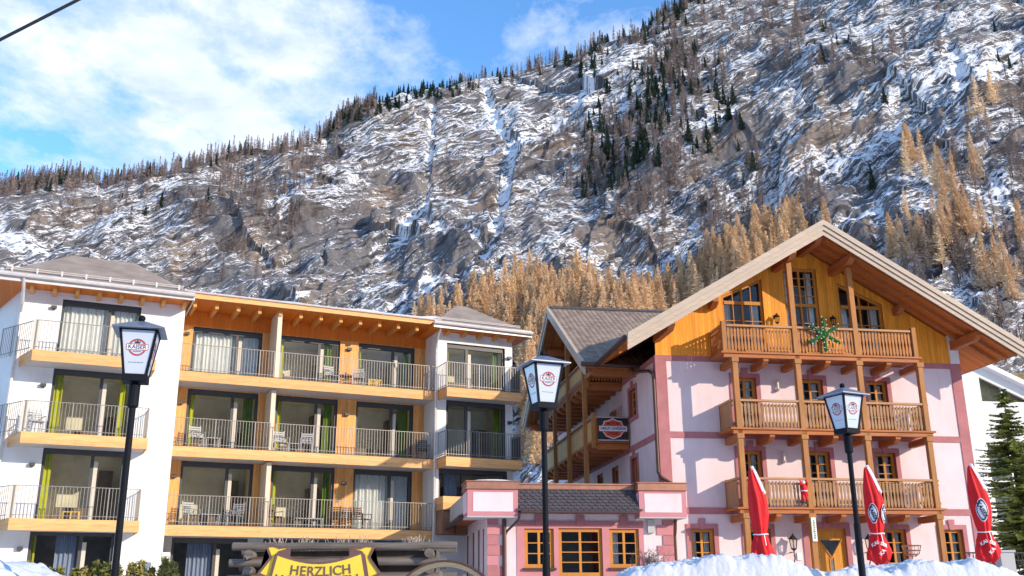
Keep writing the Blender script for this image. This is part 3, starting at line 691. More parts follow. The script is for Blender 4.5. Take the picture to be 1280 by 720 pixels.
# roof
XL,XR=-1.68,14.32
rf=MB()
for (xa,xb) in ((XL,rs),(rs,XR)):
    rf.prism([(xa,-2.2,zr(xa)),(xb,-2.2,zr(xb)),(xb,-2.2,zr(xb)-.12),(xa,-2.2,zr(xa)-.12)],(0,22,0))
rf.build('roof','tiles',K)
sf=MB()
for (xa,xb) in ((XL+.02,rs),(rs,XR-.02)):
    sf.prism([(xa,-2.19,zr(xa)-.123),(xb,-2.19,zr(xb)-.123),(xb,-2.19,zr(xb)-.21),(xa,-2.19,zr(xa)-.21)],(0,21.9,0))
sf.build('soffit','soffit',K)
for sgn,xa,xb in ((-1,XL-.05,rs),(1,rs,XR+.05)):
    bm=MB()
    for k,(t0,t1,yo) in enumerate(((-.05,.17,-2.36),(.172+.013*(sgn>0),.37,-2.31),(.372+.013*(sgn>0),.57,-2.26))):
        bm.prism([(xa,yo,zr(xa)-t0),(xb,yo,zr(xb)-t0),(xb,yo,zr(xb)-t1),(xa,yo,zr(xa)-t1)],(0,-yo-2.2,0))
    bm.build('barge_board','barge',K)
for y in (-1.75,-1.1,-.45):
    for xa,xb in ((XL+.1,rs),(rs,XR-.1)):
        m=MB(); m.prism([(xa,y-.07,zr(xa)-.215),(xb,y-.07,zr(xb)-.215),(xb,y-.07,zr(xb)-.39),(xa,y-.07,zr(xa)-.39)],(0,.14,0)); m.build('rafter','beam',K)
for x in (.12,2.4,5.2,rs,7.65,10.3,12.62):
    z=zr(x)-.40
    L_=-1.95 if x not in (2.4,10.3) else -.6
    m=MB(); m.prism([(x-.12,.2,z),(x-.12,L_,z),(x-.12,L_,z-.16),(x-.12,L_+.28,z-.34),(x-.12,.2,z-.34)],(.24,0,0)); m.build('purlin','beamy',K)
# eaves gutters
for x in (XL-.12,XR+.1):
    m=MB(); m.tube([(x,-2.15,zr(XL)-.10 if x<0 else zr(XR)-.1),(x,2.2 if x<0 else 19,zr(XL)-.10 if x<0 else zr(XR)-.1)],.09,8); m.build('gutter','gutter',K)
# balconies
YB=-1.32
def baluster_rail(x0,x1,z,par,y=YB,h=1.05,side=False,solid=False,mat=None,pitch=.135,name='railing'):
    mat=mat or ('rail' if z>F3 else 'rail2')
    """turned-board balustrade between two posts; side: runs along y"""
    m=MB(); P=(lambda a,b,c:(b,a,c)) if side else (lambda a,b,c:(a,b,c))
    def bx(a0,a1,b0,b1,c0,c1):
        p=P(a0,b0,c0); q_=P(a1,b1,c1); m.box(p[0],q_[0],p[1],q_[1],c0,c1)
    bx(x0,x1,y-.02,y+.04,z+.16,z+.24); bx(x0,x1,y-.02,y+.04,z+h-.22,z+h-.15)
    if solid: bx(x0,x1,y-.05,y-.02,z+.06,z+h-.06)
    else:
        n=max(2,int(round((x1-x0)/pitch))); st=(x1-x0)/n
        for i in range(n):
            c=x0+st*(i+.5); zz=[z+.04,z+.14,z+.30,z+.48,z+.62,z+.80,z+h-.1]; ww=[.030,.046,.046,.026,.046,.046,.026]
            pl=[P(c-w_,y-.045,q_) for w_,q_ in zip(ww,zz)]+[P(c+w_,y-.045,q_) for w_,q_ in reversed(list(zip(ww,zz)))]
            m.prism(pl,P(0,.025,0))
    o=m.build(name,mat,par)
    r_=MB(); p=P(x0,y-.09,0); q_=P(x1,y+.06,0); r_.box(p[0],q_[0],p[1],q_[1],z+h-.05,z+h+.03); r_.build('handrail','railflat',par)
    return o
posts=[2.68,5.2,7.72,10.25]
for lv,(zd,xa,xb) in enumerate(((F1+.04,2.45,10.45),(F2+.04,2.42,10.42),(F3+.04,2.25,10.22))):
    m=MB(); m.box(xa-.1,xb+.1,YB-.16,-.05,zd-.07,zd)
    bal=m.build('balcony','beam',K)
    m=MB(); m.box(xa,xb,YB-.10,YB+.06,zd-.22,zd-.072); m.build('edge_beam','beam',bal)
    for i in range(7):
        x=posts[0]+(posts[3]-posts[0])*i/6; x+=(-.0)
        m=MB(); m.prism([(x-.1,-.05,zd-.222),(x-.1,YB-.05,zd-.222),(x-.1,YB-.05,zd-.32),(x-.1,YB+.15,zd-.47),(x-.1,-.05,zd-.47)],(.2,0,0)); m.build('joist','beamy',bal)
    ps=[xa+.1]+posts[1:3]+[xb-.1]
    for a,b in zip(ps[:-1],ps[1:]): baluster_rail(a+.1,b-.1,zd,bal)
    baluster_rail(YB+.05,-.08,zd,bal,y=xa+.06,side=True,solid=(lv<2)); baluster_rail(YB+.05,-.08,zd,bal,y=xb-.02,side=True)
    if lv==2:
        for x in (xa+.08,xb-.06): m=MB(); m.box(x-.09,x+.09,YB-.1,YB+.08,zd,zd+1.2); m.build('corner_post','post',bal,bevel=.012)
    for x in (xa+.08,):
        m=MB(); m.box(x-.07,x+.07,-.16,-.04,zd,zd+1.12); m.build('wall_post','post',bal,bevel=.012)
for i,x in enumerate(posts):
    top=F3-.2 if i in (0,3) else zr(x)-.76
    m=MB(); m.box(x-.105,x+.105,YB-.1,YB+.1,GF-.3,top)
    for zd in (F1,F2,F3):
        if zd<top+.5: m.box(x-.14,x+.14,YB-.135,YB+.135,zd-.36,zd-.17)
    m.build('post','post',K,bevel=.012)
# front door
m=MB(); m.box(5.41,5.62,-.045,0,GF,4.33);m.box(7.13,7.32,-.045,0,GF,4.33);m.box(5.62,7.13,-.045,0,4.12,4.33);m.box(6.25,6.5,-.08,0,4.14,4.5); m.build('window_surround','trim',K)
fr=MB(); fr.box(5.62,5.74,.08,.16,GF,4.12);fr.box(7.02,7.13,.08,.16,GF,4.12);fr.box(5.74,7.02,.08,.16,4.0,4.12); dr=fr.build('front_door','frame',K)
m=MB(); m.box(5.74,6.02,.1,.15,GF,4.0); m.build('side_leaf','doorwood',dr)
lf=MB(); lf.box(6.03,7.02,.1,.15,GF,4.0); lf=lf.build('door_leaf','doorwood',dr)
g=MB(); g.prism([(6.13,.085,3.68),(6.92,.085,3.68),(6.53,.085,3.12)],(0,.01,0)); g.build('pane','glass',lf); g=MB(); g.prism([(6.13,.094,3.68),(6.92,.094,3.68),(6.53,.094,3.12)],(0,.003,0)); g.prism([(6.47,.094,3.0),(6.60,.094,3.0),(6.60,.094,2.1),(6.47,.094,2.1)],(0,.003,0)); g.build('dark_glazing','dark',lf)
m=MB(); m.bar((6.06,.085,3.72),(6.53,.085,3.04),.03,.05,(0,1,0)); m.bar((7.0,.08,3.72),(6.53,.08,3.04),.03,.05,(0,1,0)); m.bar((6.45,.085,3.05),(6.45,.085,2.05),.03,.03);m.bar((6.62,.085,3.05),(6.62,.085,2.05),.03,.03); m.build('chevron_moulding','frame',lf)
m=MB(); m.box(5.93,5.98,.04,.1,2.95,3.2); m.bar((5.95,.04,3.05),(6.05,.04,3.05),.02,.02); m.build('handle','iron',dr)
# wall lanterns
def lantern(x,z,y0=0,sc=1.,arm=True):
    e=empty('wall_lantern',(x,y0,z)); e.parent=K; e.scale=(sc,)*3
    m=MB()
    yc=-.28
    m.lathe([(.02,.34),(.03,.30),(.14,.17),(.17,.155),(.17,.14),(.02,.14)],6,(0,yc,0))
    for k in range(6):
        a=math.pi/3*k; m.bar((.15*math.cos(a),yc+.15*math.sin(a),.15),(.10*math.cos(a),yc+.10*math.sin(a),-.18),.018,.018)
    m.lathe([(.11,-.17),(.11,-.2),(.03,-.26),(.02,-.3)],6,(0,yc,0))
    m.build('lantern_frame','iron',e)
    m=MB(); m.lathe([(.135,.14),(.09,-.17)],6,(0,yc,0)); m.build('lantern_glass','glass',e)
    if arm:
        m=MB(); pts=[(0,yc,-.28),(0,yc+.02,-.4),(.05,-.2,-.5),(.03,-.12,-.7),(-.02,-.06,-.85),(0,-.03,-1.0)]; m.tube(pts,.022,6); m.tube([(0,-.02,-.3),(-.12,-.12,-.33),(0,yc,-.3)],.014,5); m.sphere((0,-.04,-1.03),.04,8,5); m.build('curled_arm','iron',e)
    else:
        m=MB(); m.bar((0,-.02,.2),(0,yc,.3),.025,.025); m.box(-.04,.04,-.05,0,.1,.3); m.build('bracket','iron',e)
    return e
lantern(4.88,3.55,0,1.05); lantern(7.9,3.55,0,1.05)
lantern(5.05,12.25,-.02,.75,False); lantern(7.45,12.25,-.02,.75,False)
for x,z in ((4.88,9.55),(4.88,6.75)):
    m=MB(); m.lathe([(.05,.22),(.09,.2),(.09,.15),(.055,.12),(.055,-.1),(.09,-.14),(.05,-.2)],10,(x,-.12,z)); m.box(x-.05,x+.05,-.1,0,z-.2,z-.1); m.build('wall_light','zinc',K)
m=MB(); m.box(5.1,5.28,-.05,0,2.95,3.22); m.build('intercom','whitep',K)
# ------------- rear cross gable, side balconies
cw,cz=9.8,15.3; zc=lambda y:cz-rk*abs(y-cw)
m=MB()
colwall(0,19,10.6,lambda y:min(zc(y)-.25,20) if 2.3<y<17.3 else 10.61,-.01,[(6.6,8.0,F3+.1,12.9,12.9),(11,12.4,F3+.1,12.9,12.9)],breaks=(2.3,17.3,cw),mb=m,swap=True,reveal=.2); m.build('gable_wall','sideboard',K)
for a in (6.6,11):
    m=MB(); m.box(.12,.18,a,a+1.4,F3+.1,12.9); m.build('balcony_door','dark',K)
rf=MB()
ya,yb=2.35,17.25
for (y0,y1) in ((ya,cw),(cw,yb)):
    rf.prism([(-2.25,y0,zc(y0)),(-2.25,y1,zc(y1)),(-2.25,y1,zc(y1)-.12),(-2.25,y0,zc(y0)-.12)],(8.6,0,0))
rf.build('rear_roof','tiles',K)
m=MB(); m.tube([(-2.25,cw,cz+.02),(5.7,cw,cz+.02)],.11,8); m.build('ridge_cap','slate',K)
sf=MB()
for (y0,y1) in ((ya+.02,cw),(cw,yb-.02)):
    sf.prism([(-2.24,y0,zc(y0)-.123),(-2.24,y1,zc(y1)-.123),(-2.24,y1,zc(y1)-.2),(-2.24,y0,zc(y0)-.2)],(4,0,0))
sf.build('rear_soffit','sideboard',K)
for y0,y1 in ((ya-.04,cw),(cw,yb+.04)):
    bm=MB()
    for t0,t1,xo in ((-.05,.22,-2.38),(.235,.46,-2.33)):
        bm.prism([(xo,y0,zc(y0)-t0),(xo,y1,zc(y1)-t0),(xo,y1,zc(y1)-t1),(xo,y0,zc(y0)-t1)],(-xo-2.25,0,0))
    bm.build('rear_barge_board','barge',K)
for x in (-1.9,-1.2,-.5):
    for y0,y1 in ((ya+.05,cw),(cw,yb-.05)):
        m=MB(); m.prism([(x-.07,y0,zc(y0)-.21),(x-.07,y1,zc(y1)-.21),(x-.07,y1,zc(y1)-.38),(x-.07,y0,zc(y0)-.38)],(.14,0,0)); m.build('rafter','beamy',K)
for y in (2.9,5.2,8.5,cw,11.8,14.5,16.8):
    z=zc(y)-.4; m=MB(); m.prism([(.1,y-.12,z),(-2.0,y-.12,z),(-2.0,y-.12,z-.16),(-1.7,y-.12,z-.34),(.1,y-.12,z-.34)],(0,.24,0)); m.build('purlin','beam',K)
m=MB(); m.tube([(-2.45,ya-.12,10.78),(.2,ya-.12,10.72)],.10,8); m.build('gutter','gutter',K)
m=MB(); m.tube([(-.35,ya-.12,10.66),(-.3,ya-.3,10.45),(-.15,.5,10.15),(-.12,.08,9.95),(-.12,-.02,9.7),(-.12,-.02,6.15),(-.05,-.12,5.95),(.35,-.2,5.7),(.42,-.2,5.45)],.065,8); m.build('downpipe','gutter',K)
MAT['paleboard']=wood('pale_boards',(.66,.42,.16),'Y',.13,'Z',var=.15)
for lv,(zd,y0) in enumerate(((F2+.3,4.0),(F3+.1,4.95))):
    m=MB(); m.box(-1.62,-.05,y0,15.6,zd-.08,zd); bal=m.build('side_balcony','beamy',K)
    y=y0+.1
    while y<15.5:
        m=MB(); m.prism([(-.05,y,zd-.082),(-1.62,y,zd-.082),(-1.62,y,zd-.2),(-1.4,y,zd-.34),(-.05,y,zd-.34)],(0,.2,0)); m.build('joist','beam',bal); y+=1.0
    m=MB(); m.box(-1.6,-1.54,y0+.12,15.6,zd+.04,zd+.86); m.build('railing','paleboard',bal)
    m=MB(); m.box(-1.66,-1.50,y0,15.6,zd+.96,zd+1.03); m.box(-1.62,-1.53,y0+.1,15.6,zd+.84,zd+.9); m.build('handrail','railflat',bal)
    m=MB(); m.box(-1.66,-1.5,y0-.02,y0+.14,zd-.3,zd+1.15); m.build('corner_post','post',bal,bevel=.01)
    if lv==1: baluster_rail(-1.5,-.05,zd,bal,y=y0+.05,mat='rail')
    else:
        m=MB(); m.box(-1.5,-.05,y0,y0+.06,zd+.96,zd+1.03); m.build('handrail','railflat',bal)
        m=MB(); m.box(-1.5,-.05,y0+.05,y0+.09,zd+.03,zd+.93); m.build('railing','rail',bal)
for y in (5.2,8.55,11.8,15.0):
    m=MB(); m.box(-1.75,-1.56,y-.09,y+.09,5.3,zc(y)-.75); m.build('post','post',K,bevel=.01)
# advertising board on the end of the lower side balcony
SB=empty('advertising_board',K.matrix_basis@Vector((0,0,0)) ,R(9),'black board with orange and black bar and shield emblem on the balcony end','sign')
y=3.93; zb=F2+.34
m=MB(); m.box(-1.42,-.12,y,y+.045,zb,zb+.92); m.build('board','black',SB)
m=MB(); m.box(-1.42,-.12,y-.01,y+.01,zb-.04,zb); m.box(-1.42,-.12,y-.01,y+.01,zb+.92,zb+.955); m.build('edging','zinc',SB)
def shield(w_,h_,cx,cz):
    p=[(-.5,.12),(-.40,.20),(-.36,.36),(-.18,.40),(0,.5),(.18,.40),(.36,.36),(.40,.20),(.5,.12),(.5,-.12),(.40,-.18),(.30,-.36),(0,-.5),(-.30,-.36),(-.40,-.18),(-.5,-.12)]
    return [(cx+a*w_,cz+b*h_) for a,b in p]
cx,cz_=-.77,zb+.46
m=MB(); m.prism([(a,y-.012,b) for a,b in shield(1.06,.88,cx,cz_)],(0,.011,0)); m.build('shield_outline','whitep',SB)
m=MB(); m.prism([(a,y-.020,b) for a,b in shield(.98,.80,cx,cz_)],(0,.007,0)); m.build('shield','signorange',SB)
m=MB(); m.box(cx-.62,cx+.62,y-.030,y-.021,cz_-.13,cz_+.13); m.build('bar_outline','signorange',SB)
m=MB(); m.box(cx-.59,cx+.59,y-.038,y-.031,cz_-.10,cz_+.10); m.build('bar','whitep',SB)
fm=lambda x,yy,z:frame_mw((x,yy,z),(1,0,0),(0,0,1))
text('lettering','HARLEY-DAVIDSON',.17,'navy',SB,fm(cx,y-.041,cz_),1.08,.004)
text('lettering','MOTOR',.15,'black',SB,fm(cx,y-.024,cz_+.21),.52,.003); text('lettering','CYCLES',.15,'black',SB,fm(cx,y-.024,cz_-.21),.46,.003)
MAT['faded']=plain('faded_paint',(.66,.33,.22),.9,var=.1)
text('wall_lettering','GASTHOF',.75,'faded',K,frame_mw((-.012,6.3,9.4),(0,-1,0),(0,0,1)),2.4,depth=.002)
# ------------- low wing
E0,E1=-6.64,-.02; ye=-.42
wx=[(-5.32,-4.25,2.68,4.04),(-4.08,-2.47,GF,4.06),(-2.2,-1.1,2.68,4.04)]
rb=Multi(); m=colwall(E0,E1+.2,GF-1,lambda x:5.0,ye,[(a,b,c,d,d) for a,b,c,d in wx],reveal=.16,rb=rb)
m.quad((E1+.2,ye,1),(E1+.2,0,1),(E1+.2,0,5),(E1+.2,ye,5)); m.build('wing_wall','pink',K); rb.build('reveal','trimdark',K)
# painted salmon panel around the three openings
m=MB(); y=ye-.02
hl=[(a,b,c if c>2.2 else GF,d,d) for a,b,c,d in wx]
colwall(-5.6,-.92,GF,lambda x:4.26,y,hl,reveal=.02,mb=m); m.quad((-5.6,y,4.26),(-.92,y,4.26),(-.92,ye,4.26),(-5.6,ye,4.26)); m.build('painted_panel','salmon',K)
m=MB(); m.box(-5.6,-.92,y-.03,y-.001,4.17,4.30)
for a,b,c,d in wx: m.prism([((a+b)/2-.13,y-.06,4.14),((a+b)/2+.13,y-.06,4.14),((a+b)/2+.17,y-.06,4.5),((a+b)/2-.17,y-.06,4.5)],(0,.059,0))
m.build('keystone_band','trim',K)
for i,(a,b,c,d) in enumerate(wx):
    casement(a,b,c,d,ye+.07,K,2,3 if i!=1 else 4,fw=.13,curt=[(.0,.3)] if i==2 else None,door=(i==1),name='glazed_door' if i==1 else 'window')
    if i!=1: m=MB(); m.box(a-.06,b+.06,ye-.12,ye+.02,c-.08,c-.002); m.build('sill','gutter',K)
for x0_,sg in ((E0-.02,1),(E1+.22,-1)):
    z=1.7;k=0
    while z<4.5:
        w_=.40 if k%2 else .62
        m=MB(); m.box(x0_,x0_+sg*w_,ye-.04,ye-.001,z,min(z+.33,4.5)); m.build('quoin','trim' if k%3 else 'salmon',K); z+=.355;k+=1
# side wall of the wing with narrow windows, going back
hs=[(.6,.95,1.9,4.1,4.1),(1.9,2.35,1.9,4.15,4.15),(3.6,4.1,1.9,4.15,4.15),(5.6,6.1,1.9,4.15,4.15)]
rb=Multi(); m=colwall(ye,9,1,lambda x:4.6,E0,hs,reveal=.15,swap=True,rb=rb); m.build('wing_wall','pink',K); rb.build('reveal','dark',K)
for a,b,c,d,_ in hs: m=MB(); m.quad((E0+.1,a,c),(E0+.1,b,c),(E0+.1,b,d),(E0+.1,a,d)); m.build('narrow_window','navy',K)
# roof slab, terrace and parapet boxes
m=MB(); m.box(-7.4,.1,-.3,9,4.55,4.62); m.build('wing_ceiling','soffit',K)
m=MB(); m.box(-7.42,.05,-.28,9,4.63,5.3); m.build('terrace_deck','greywall',K)
m=MB(); m.box(-7.5,-7.36,.25,9,4.46,4.6); m.tube([(-7.56,.2,4.5),(-7.56,9,4.42)],.07,8); m.build('gutter','gutter',K)
m=MB(); m.box(-5.55,-1.25,-.62,-.2,5.36,5.60); m.box(-5.55,-1.25,-.66,-.16,5.58,5.63); m.build('copper_capping','copper',K)
# scalloped slates
m=MB(); rows=7; top=Vector((0,-.60,5.38)); bot=Vector((0,-1.12,4.58)); nrm=Vector((0,-.84,.54)).normalized(); dn=(bot-top)/rows
for r_ in range(rows+1):
    x=-5.6+(0 if r_%2 else .11)
    while x<-1.15:
        p=top+dn*(r_-.9)+nrm*.012; q_=top+dn*(r_+.35 if r_<rows else r_+.0)+nrm*.045; w_=.105
        pts=[(x-w_,p.y,p.z),(x+w_,p.y,p.z)]
        mid=p.lerp(q_,.62)
        pts+=[(x+w_,mid.y,mid.z),(x+w_*.75,p.lerp(q_,.85).y,p.lerp(q_,.85).z),(x,q_.y,q_.z),(x-w_*.75,p.lerp(q_,.85).y,p.lerp(q_,.85).z),(x-w_,mid.y,mid.z)]
        m.prism(pts,nrm*.012); x+=.22
m.build('scalloped_slates','slate',K)
m=MB(); m.prism([(-5.55,-.6,5.36),(-5.55,-1.12,4.57),(-5.55,-.45,4.57)],(4.3,0,0)); m.build('slate_bed','gutter',K)
m=MB(); m.tube([(-5.55,-1.17,4.56),(-1.25,-1.17,4.56)],.06,8); m.build('gutter','gutter',K)
for i,(a,b,cy) in enumerate(((-7.5,-5.58,.35),(-1.27,.62,-.02))):
    m=MB(); m.box(a+.06,b-.06,-1.05,cy,4.43,5.36); bx=m.build('parapet_box','salmon',K)
    m=MB(); m.box(a+.26,b-.24,-1.062,-1.051,4.58,5.25); m.box(a+.045,a+.059,-.9,cy-.1,4.55,5.27); m.build('pale_panel','pink',bx)
    m=MB(); m.box(a+.0,b-.0,-1.12,cy+.04,5.362,5.40); m.box(a+.03,b-.03,-1.09,cy,5.40,5.62); m.box(a-.01,b+.01,-1.13,cy+.05,5.62,5.65); m.build('copper_capping','copper',bx)
    m=MB(); m.box(a+.06,b-.06,-1.04,cy,4.38,4.43); m.build('underside','greywall',bx)
m=MB()
m.sphere((-6.5,-.4,5.66),1,20,8,(.85,.6,.10)); m.build('snow_cap','snowm',K,smooth=True)
m=MB(); m.tube([(-5.6,-1.17,4.52),(-5.6,-.9,4.3),(-5.95,-.5,3.95),(-6.02,-.46,3.8)],.045,8); m.tube([(-6.05,-.5,4.38),(-6.05,-.5,1.8)],.075,8); m.build('downpipe','gutter',K)
m=MB(); m.tube([(.28,-.55,4.36),(.28,-.5,4.25),(.36,-.2,4.0),(.36,-.12,3.8),(.36,-.12,1.8)],.06,8); m.build('downpipe','gutter',K)
m=MB(); m.box(-.78,-.52,ye-.14,ye,3.9,4.36); m.build('vent_box','greywall',K); m=MB(); m.box(-1.2,-.88,ye-.1,ye,4.36,4.46); m.build('wall_light','whitep',K)
# terrace bits standing behind the capping
print('chalet ok')
# ------------------------------------------------------------------ white and larch-wood hotel
MAT['larchv']=wood('larch_boards',(.80,.38,.115),'X',.13,'Z',var=.24,knots=.7)
MAT['larchorange']=wood('orange_boards',(.74,.20,.02),'X',.13,'Z',var=.12,knots=.2)
MAT['larchside']=wood('larch_side_boards',(.82,.42,.12),'Y',.13,'Z',var=.16)
MAT['fascia']=wood('fascia_boards',(.80,.41,.155),'Z',.42,'X',var=.22,knots=.7,gap=.1)
MAT['rafterend']=wood('rafter_end',(.70,.32,.08),None,1,'Y',var=.12)
MAT['railmetal']=plain('galvanised_bar',(.30,.27,.24),.5,metal=.4,var=.05)
MAT['conc']=plain('slab_underside',(.62,.56,.50),.85,var=.05)
MAT['darkbox']=plain('dark_box_brown',(.22,.16,.11),.8,var=.3)
MAT['finpaint']=plain('fin_paint',(.74,.62,.46),.8,var=.04)
Lh=empty('hotel',(-16.41346,37,0),R(25),'white hotel with larch wood balconies in three rows and two hipped corner blocks','building')
S0,S1,S2,S3=1.45,4.40,7.37,10.33
def glazing(a,b,zb,zt,y,par,split=.67,curt=(),room=2.0,dim='interior',stile=True):
    """wide lift-and-slide door in a dark frame"""
    m=MB(); f=.10
    m.box(a,a+f,y,y+.12,zb,zt); m.box(b-f,b,y,y+.12,zb,zt); m.box(a+f,b-f,y,y+.12,zt-.2,zt); m.box(a+f,b-f,y,y+.12,zb,zb+.06)
    c=a+(b-a)*split; m.box(c-.14,c-.02,y+.01,y+.11,zb+.06,zt-.2)
    o=m.build('window','anthracite',par)
    if stile: m=MB(); m.box(c-.02,c+.12,y+.0,y+.1,zb+.06,zt-.42); m.build('sash_stile','stile',o)
    g=MB(); g.quad((a+f,y+.06,zb+.06),(b-f,y+.06,zb+.06),(b-f,y+.06,zt-.2),(a+f,y+.06,zt-.2)); g.build('pane','glass',o)
    box_in(a,b,y+.13,y+room,zb,zt).build('room',dim,o)
    if room>1 and zb>2:
        fm_=MB(); w_=(b-a); fm_.box(a+w_*(.12+.1*random.random()),a+w_*.62,y+1.1,y+1.9,zb,zb+.5+.3*random.random()); fm_.build('dark_low_box','darkbox',o); fm_=MB(); fm_.box(a+w_*.72,a+w_*.9,y+1.4,y+1.9,zb,zb+1.+1.1*random.random()); fm_.build('dark_tall_box','darkbox',o)  # dark boxes added in the rooms to darken the lower panes
    for (u,v,mt) in curt: curtain(a+f+(b-a-2*f)*u,a+f+(b-a-2*f)*v,zb+.05,zt-.16,y+.26,.16,.045).build('curtain',mt,o)
    return o
def metal_rail(p0,p1,z,par,h=1.1,tall_ends=True):
    m=MB(); p0=Vector((*p0,0)); p1=Vector((*p1,0)); L_=(p1-p0).length; n=int(L_/.115)
    m.bar(p0+Vector((0,0,z+h)),p1+Vector((0,0,z+h)),.04,.022); m.bar(p0+Vector((0,0,z+.1)),p1+Vector((0,0,z+.1)),.03,.02)
    for i in range(n+1):
        p=p0.lerp(p1,i/n); big=(i%13==0) or i==n
        m.box(p.x-(.02 if big else .008),p.x+(.02 if big else .008),p.y-.012,p.y+.012,z-.05,z+h)
    return m.build('railing','railmetal',par)
WY=1.5     # window wall of the middle part
Ca,Cb=3.3,14.6
lev=[(S3,12.55),(S2,9.93),(S1,7.0)]
cols=[(4.2,7.05,.67),(7.80,10.45,.69),(11.28,13.9,.66)]
holes=[]
for zf,zt in lev:
    for a,b,_ in cols: holes.append((a,b,zf+.02,zt,zt))
rb=Multi(); m=colwall(Ca,Cb,4.4,lambda x:13.3,WY,holes,reveal=.12,rb=rb)
m.build('larch_wall','larchv',Lh); rb.build('reveal','anthracite',Lh)
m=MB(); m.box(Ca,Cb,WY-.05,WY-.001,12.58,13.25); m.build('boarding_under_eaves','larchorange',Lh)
cur={(0,0):[(0,.66,'lace'),(.7,1,'lace')],(0,1):[(0,.07,'limecurtain'),(.80,.93,'greencurtain')],(0,2):[(0,.05,'limecurtain'),(.86,.97,'greencurtain')],
 (1,0):[(0,.09,'limecurtain'),(.84,.98,'greencurtain')],(1,1):[(0,.08,'limecurtain'),(.83,.98,'greencurtain')],(1,2):[(.80,.98,'greencurtain')],
 (2,0):[],(2,1):[(0,.08,'limecurtain'),(.88,.99,'greencurtain')],(2,2):[(0,.64,'lace'),(.68,1,'lace')]}
for i,(zf,zt) in enumerate(lev):
    for j,(a,b,sp_) in enumerate(cols):
        glazing(a,b,zf+.02,zt,WY+.1,Lh,sp_,cur[(i,j)],stile=True)
# ground floor
hg=[(4.1,7.0,1.6,4.02,4.02),(7.62,10.9,1.6,4.02,4.02),(11.2,14.5,1.6,4.02,4.02)]
rb=Multi(); m=colwall(Ca,Cb,.5,lambda x:4.4,WY-.1,hg,reveal=.12,rb=rb); m.build('ground_wall','greywall',Lh); rb.build('reveal','anthracite',Lh)
MAT['bluecurtain']=plain('grey_blue_blind',(.30,.35,.48),.8,var=.1)
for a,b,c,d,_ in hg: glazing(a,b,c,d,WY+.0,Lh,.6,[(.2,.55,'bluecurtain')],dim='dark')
# slabs
def slab(a,b,y0,y1,z,par,rails=(),h=.40,name='balcony'):
    m=MB(); m.box(a+.02,b-.02,y0+.03,y1,z-.36,z-.01); o=m.build(name,'conc',par)
    m=MB(); m.box(a,b,y0-.03,y0+.03,z-h,z); m.box(a-.03,a+.03,y0+.03,y1,z-h,z); m.box(b-.03,b+.03,y0+.03,y1,z-h,z); m.build('fascia','fascia',o)
    m=MB(); m.box(a-.05,b+.05,y0-.05,y1,z+.001,z+.02); m.build('drip_edge','anthracite',o)
    return o
for i,(zf,zt) in enumerate(lev):
    o=slab(3.62,14.5,0,WY-.02,zf,Lh)
    for a,b in ((3.66,7.33),(7.57,11.0),(11.0,14.45)): metal_rail((a,.06),(b,.06),zf+.02,o)
    m=MB(); m.box(7.36,7.54,.03 if i==0 else .35,WY,zf,13.2 if i==0 else zf+2.55); m.build('dividing_fin','finpaint',Lh)
# flat snow-edged roof of the middle part with rafter ends
m=MB(); m.box(Ca-.1,Cb+.1,-.35,9,13.28,13.46); m.build('roof','bitumen',Lh)
m=MB(); m.box(3.6,14.45,-.42,-.352,13.22,13.43); m.build('eaves_board','fascia',Lh); m=MB(); m.tube([(3.6,-.46,13.46),(14.45,-.46,13.44)],.045,8); m.build('gutter','zinc',Lh)
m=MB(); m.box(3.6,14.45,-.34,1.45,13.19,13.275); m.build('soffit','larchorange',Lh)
x=4.0
while x<14.3:
    m=MB(); m.box(x-.07,x+.07,-.05,WY-.06,12.97,13.185); m.build('rafter_end','rafterend',Lh); x+=.86
m=MB(); pts=[]
for i in range(60):
    x=3.7+10.7*i/59; t_=.05+.08*max(0,math.sin(i*.35))*((i/59)**1.2)+.04*(i/59)
    pts.append((x,t_))
for (xa,ta),(xb,tb_) in zip(pts[:-1],pts[1:]): m.prism([(xa,-.33,13.462),(xb,-.33,13.462),(xb,-.33,13.462+tb_),(xa,-.33,13.462+ta)],(0,4.5,0))
m.build('snow_layer','snowm',Lh)
# corner block at the street end: front wall plane y=-.2, the free side runs back at an angle
by=-.2; bx0,bx1=-2.22,3.62; sx=-2.22-.27*8   # far end of the oblique side
bw=[(-.85,1.98,10.33,12.66),(-.85,1.98,7.39,9.97),(-.85,1.98,4.42,7.03),(-.92,1.90,1.6,4.12)]
rb=Multi(); m=colwall(bx0,bx1,.5,lambda x:13.05,by,[(a,b,c,d,d) for a,b,c,d in bw],reveal=.14,rb=rb)
m.quad((bx0,by,.5),(sx,by+8,.5),(sx,by+8,13.05),(bx0,by,13.05)); m.quad((bx1,by,.5),(bx1,WY+.2,.5),(bx1,WY+.2,13.4),(bx1,by,13.05)); m.build('wall','white',Lh); rb.build('reveal','anthracite',Lh)
cb=[[(0,.62,'lace'),(.68,1,'lace')],[(0,.11,'limecurtain'),(.86,.97,'limecurtain')],[(0,.09,'limecurtain')],[(.0,.05,'limecurtain'),(.30,.58,'bluecurtain')]]
for (a,b,c,d),cc_ in zip(bw,cb): glazing(a,b,c+.01,d,by+.1,Lh,.63,cc_,dim='interior' if c>4 else 'dark')
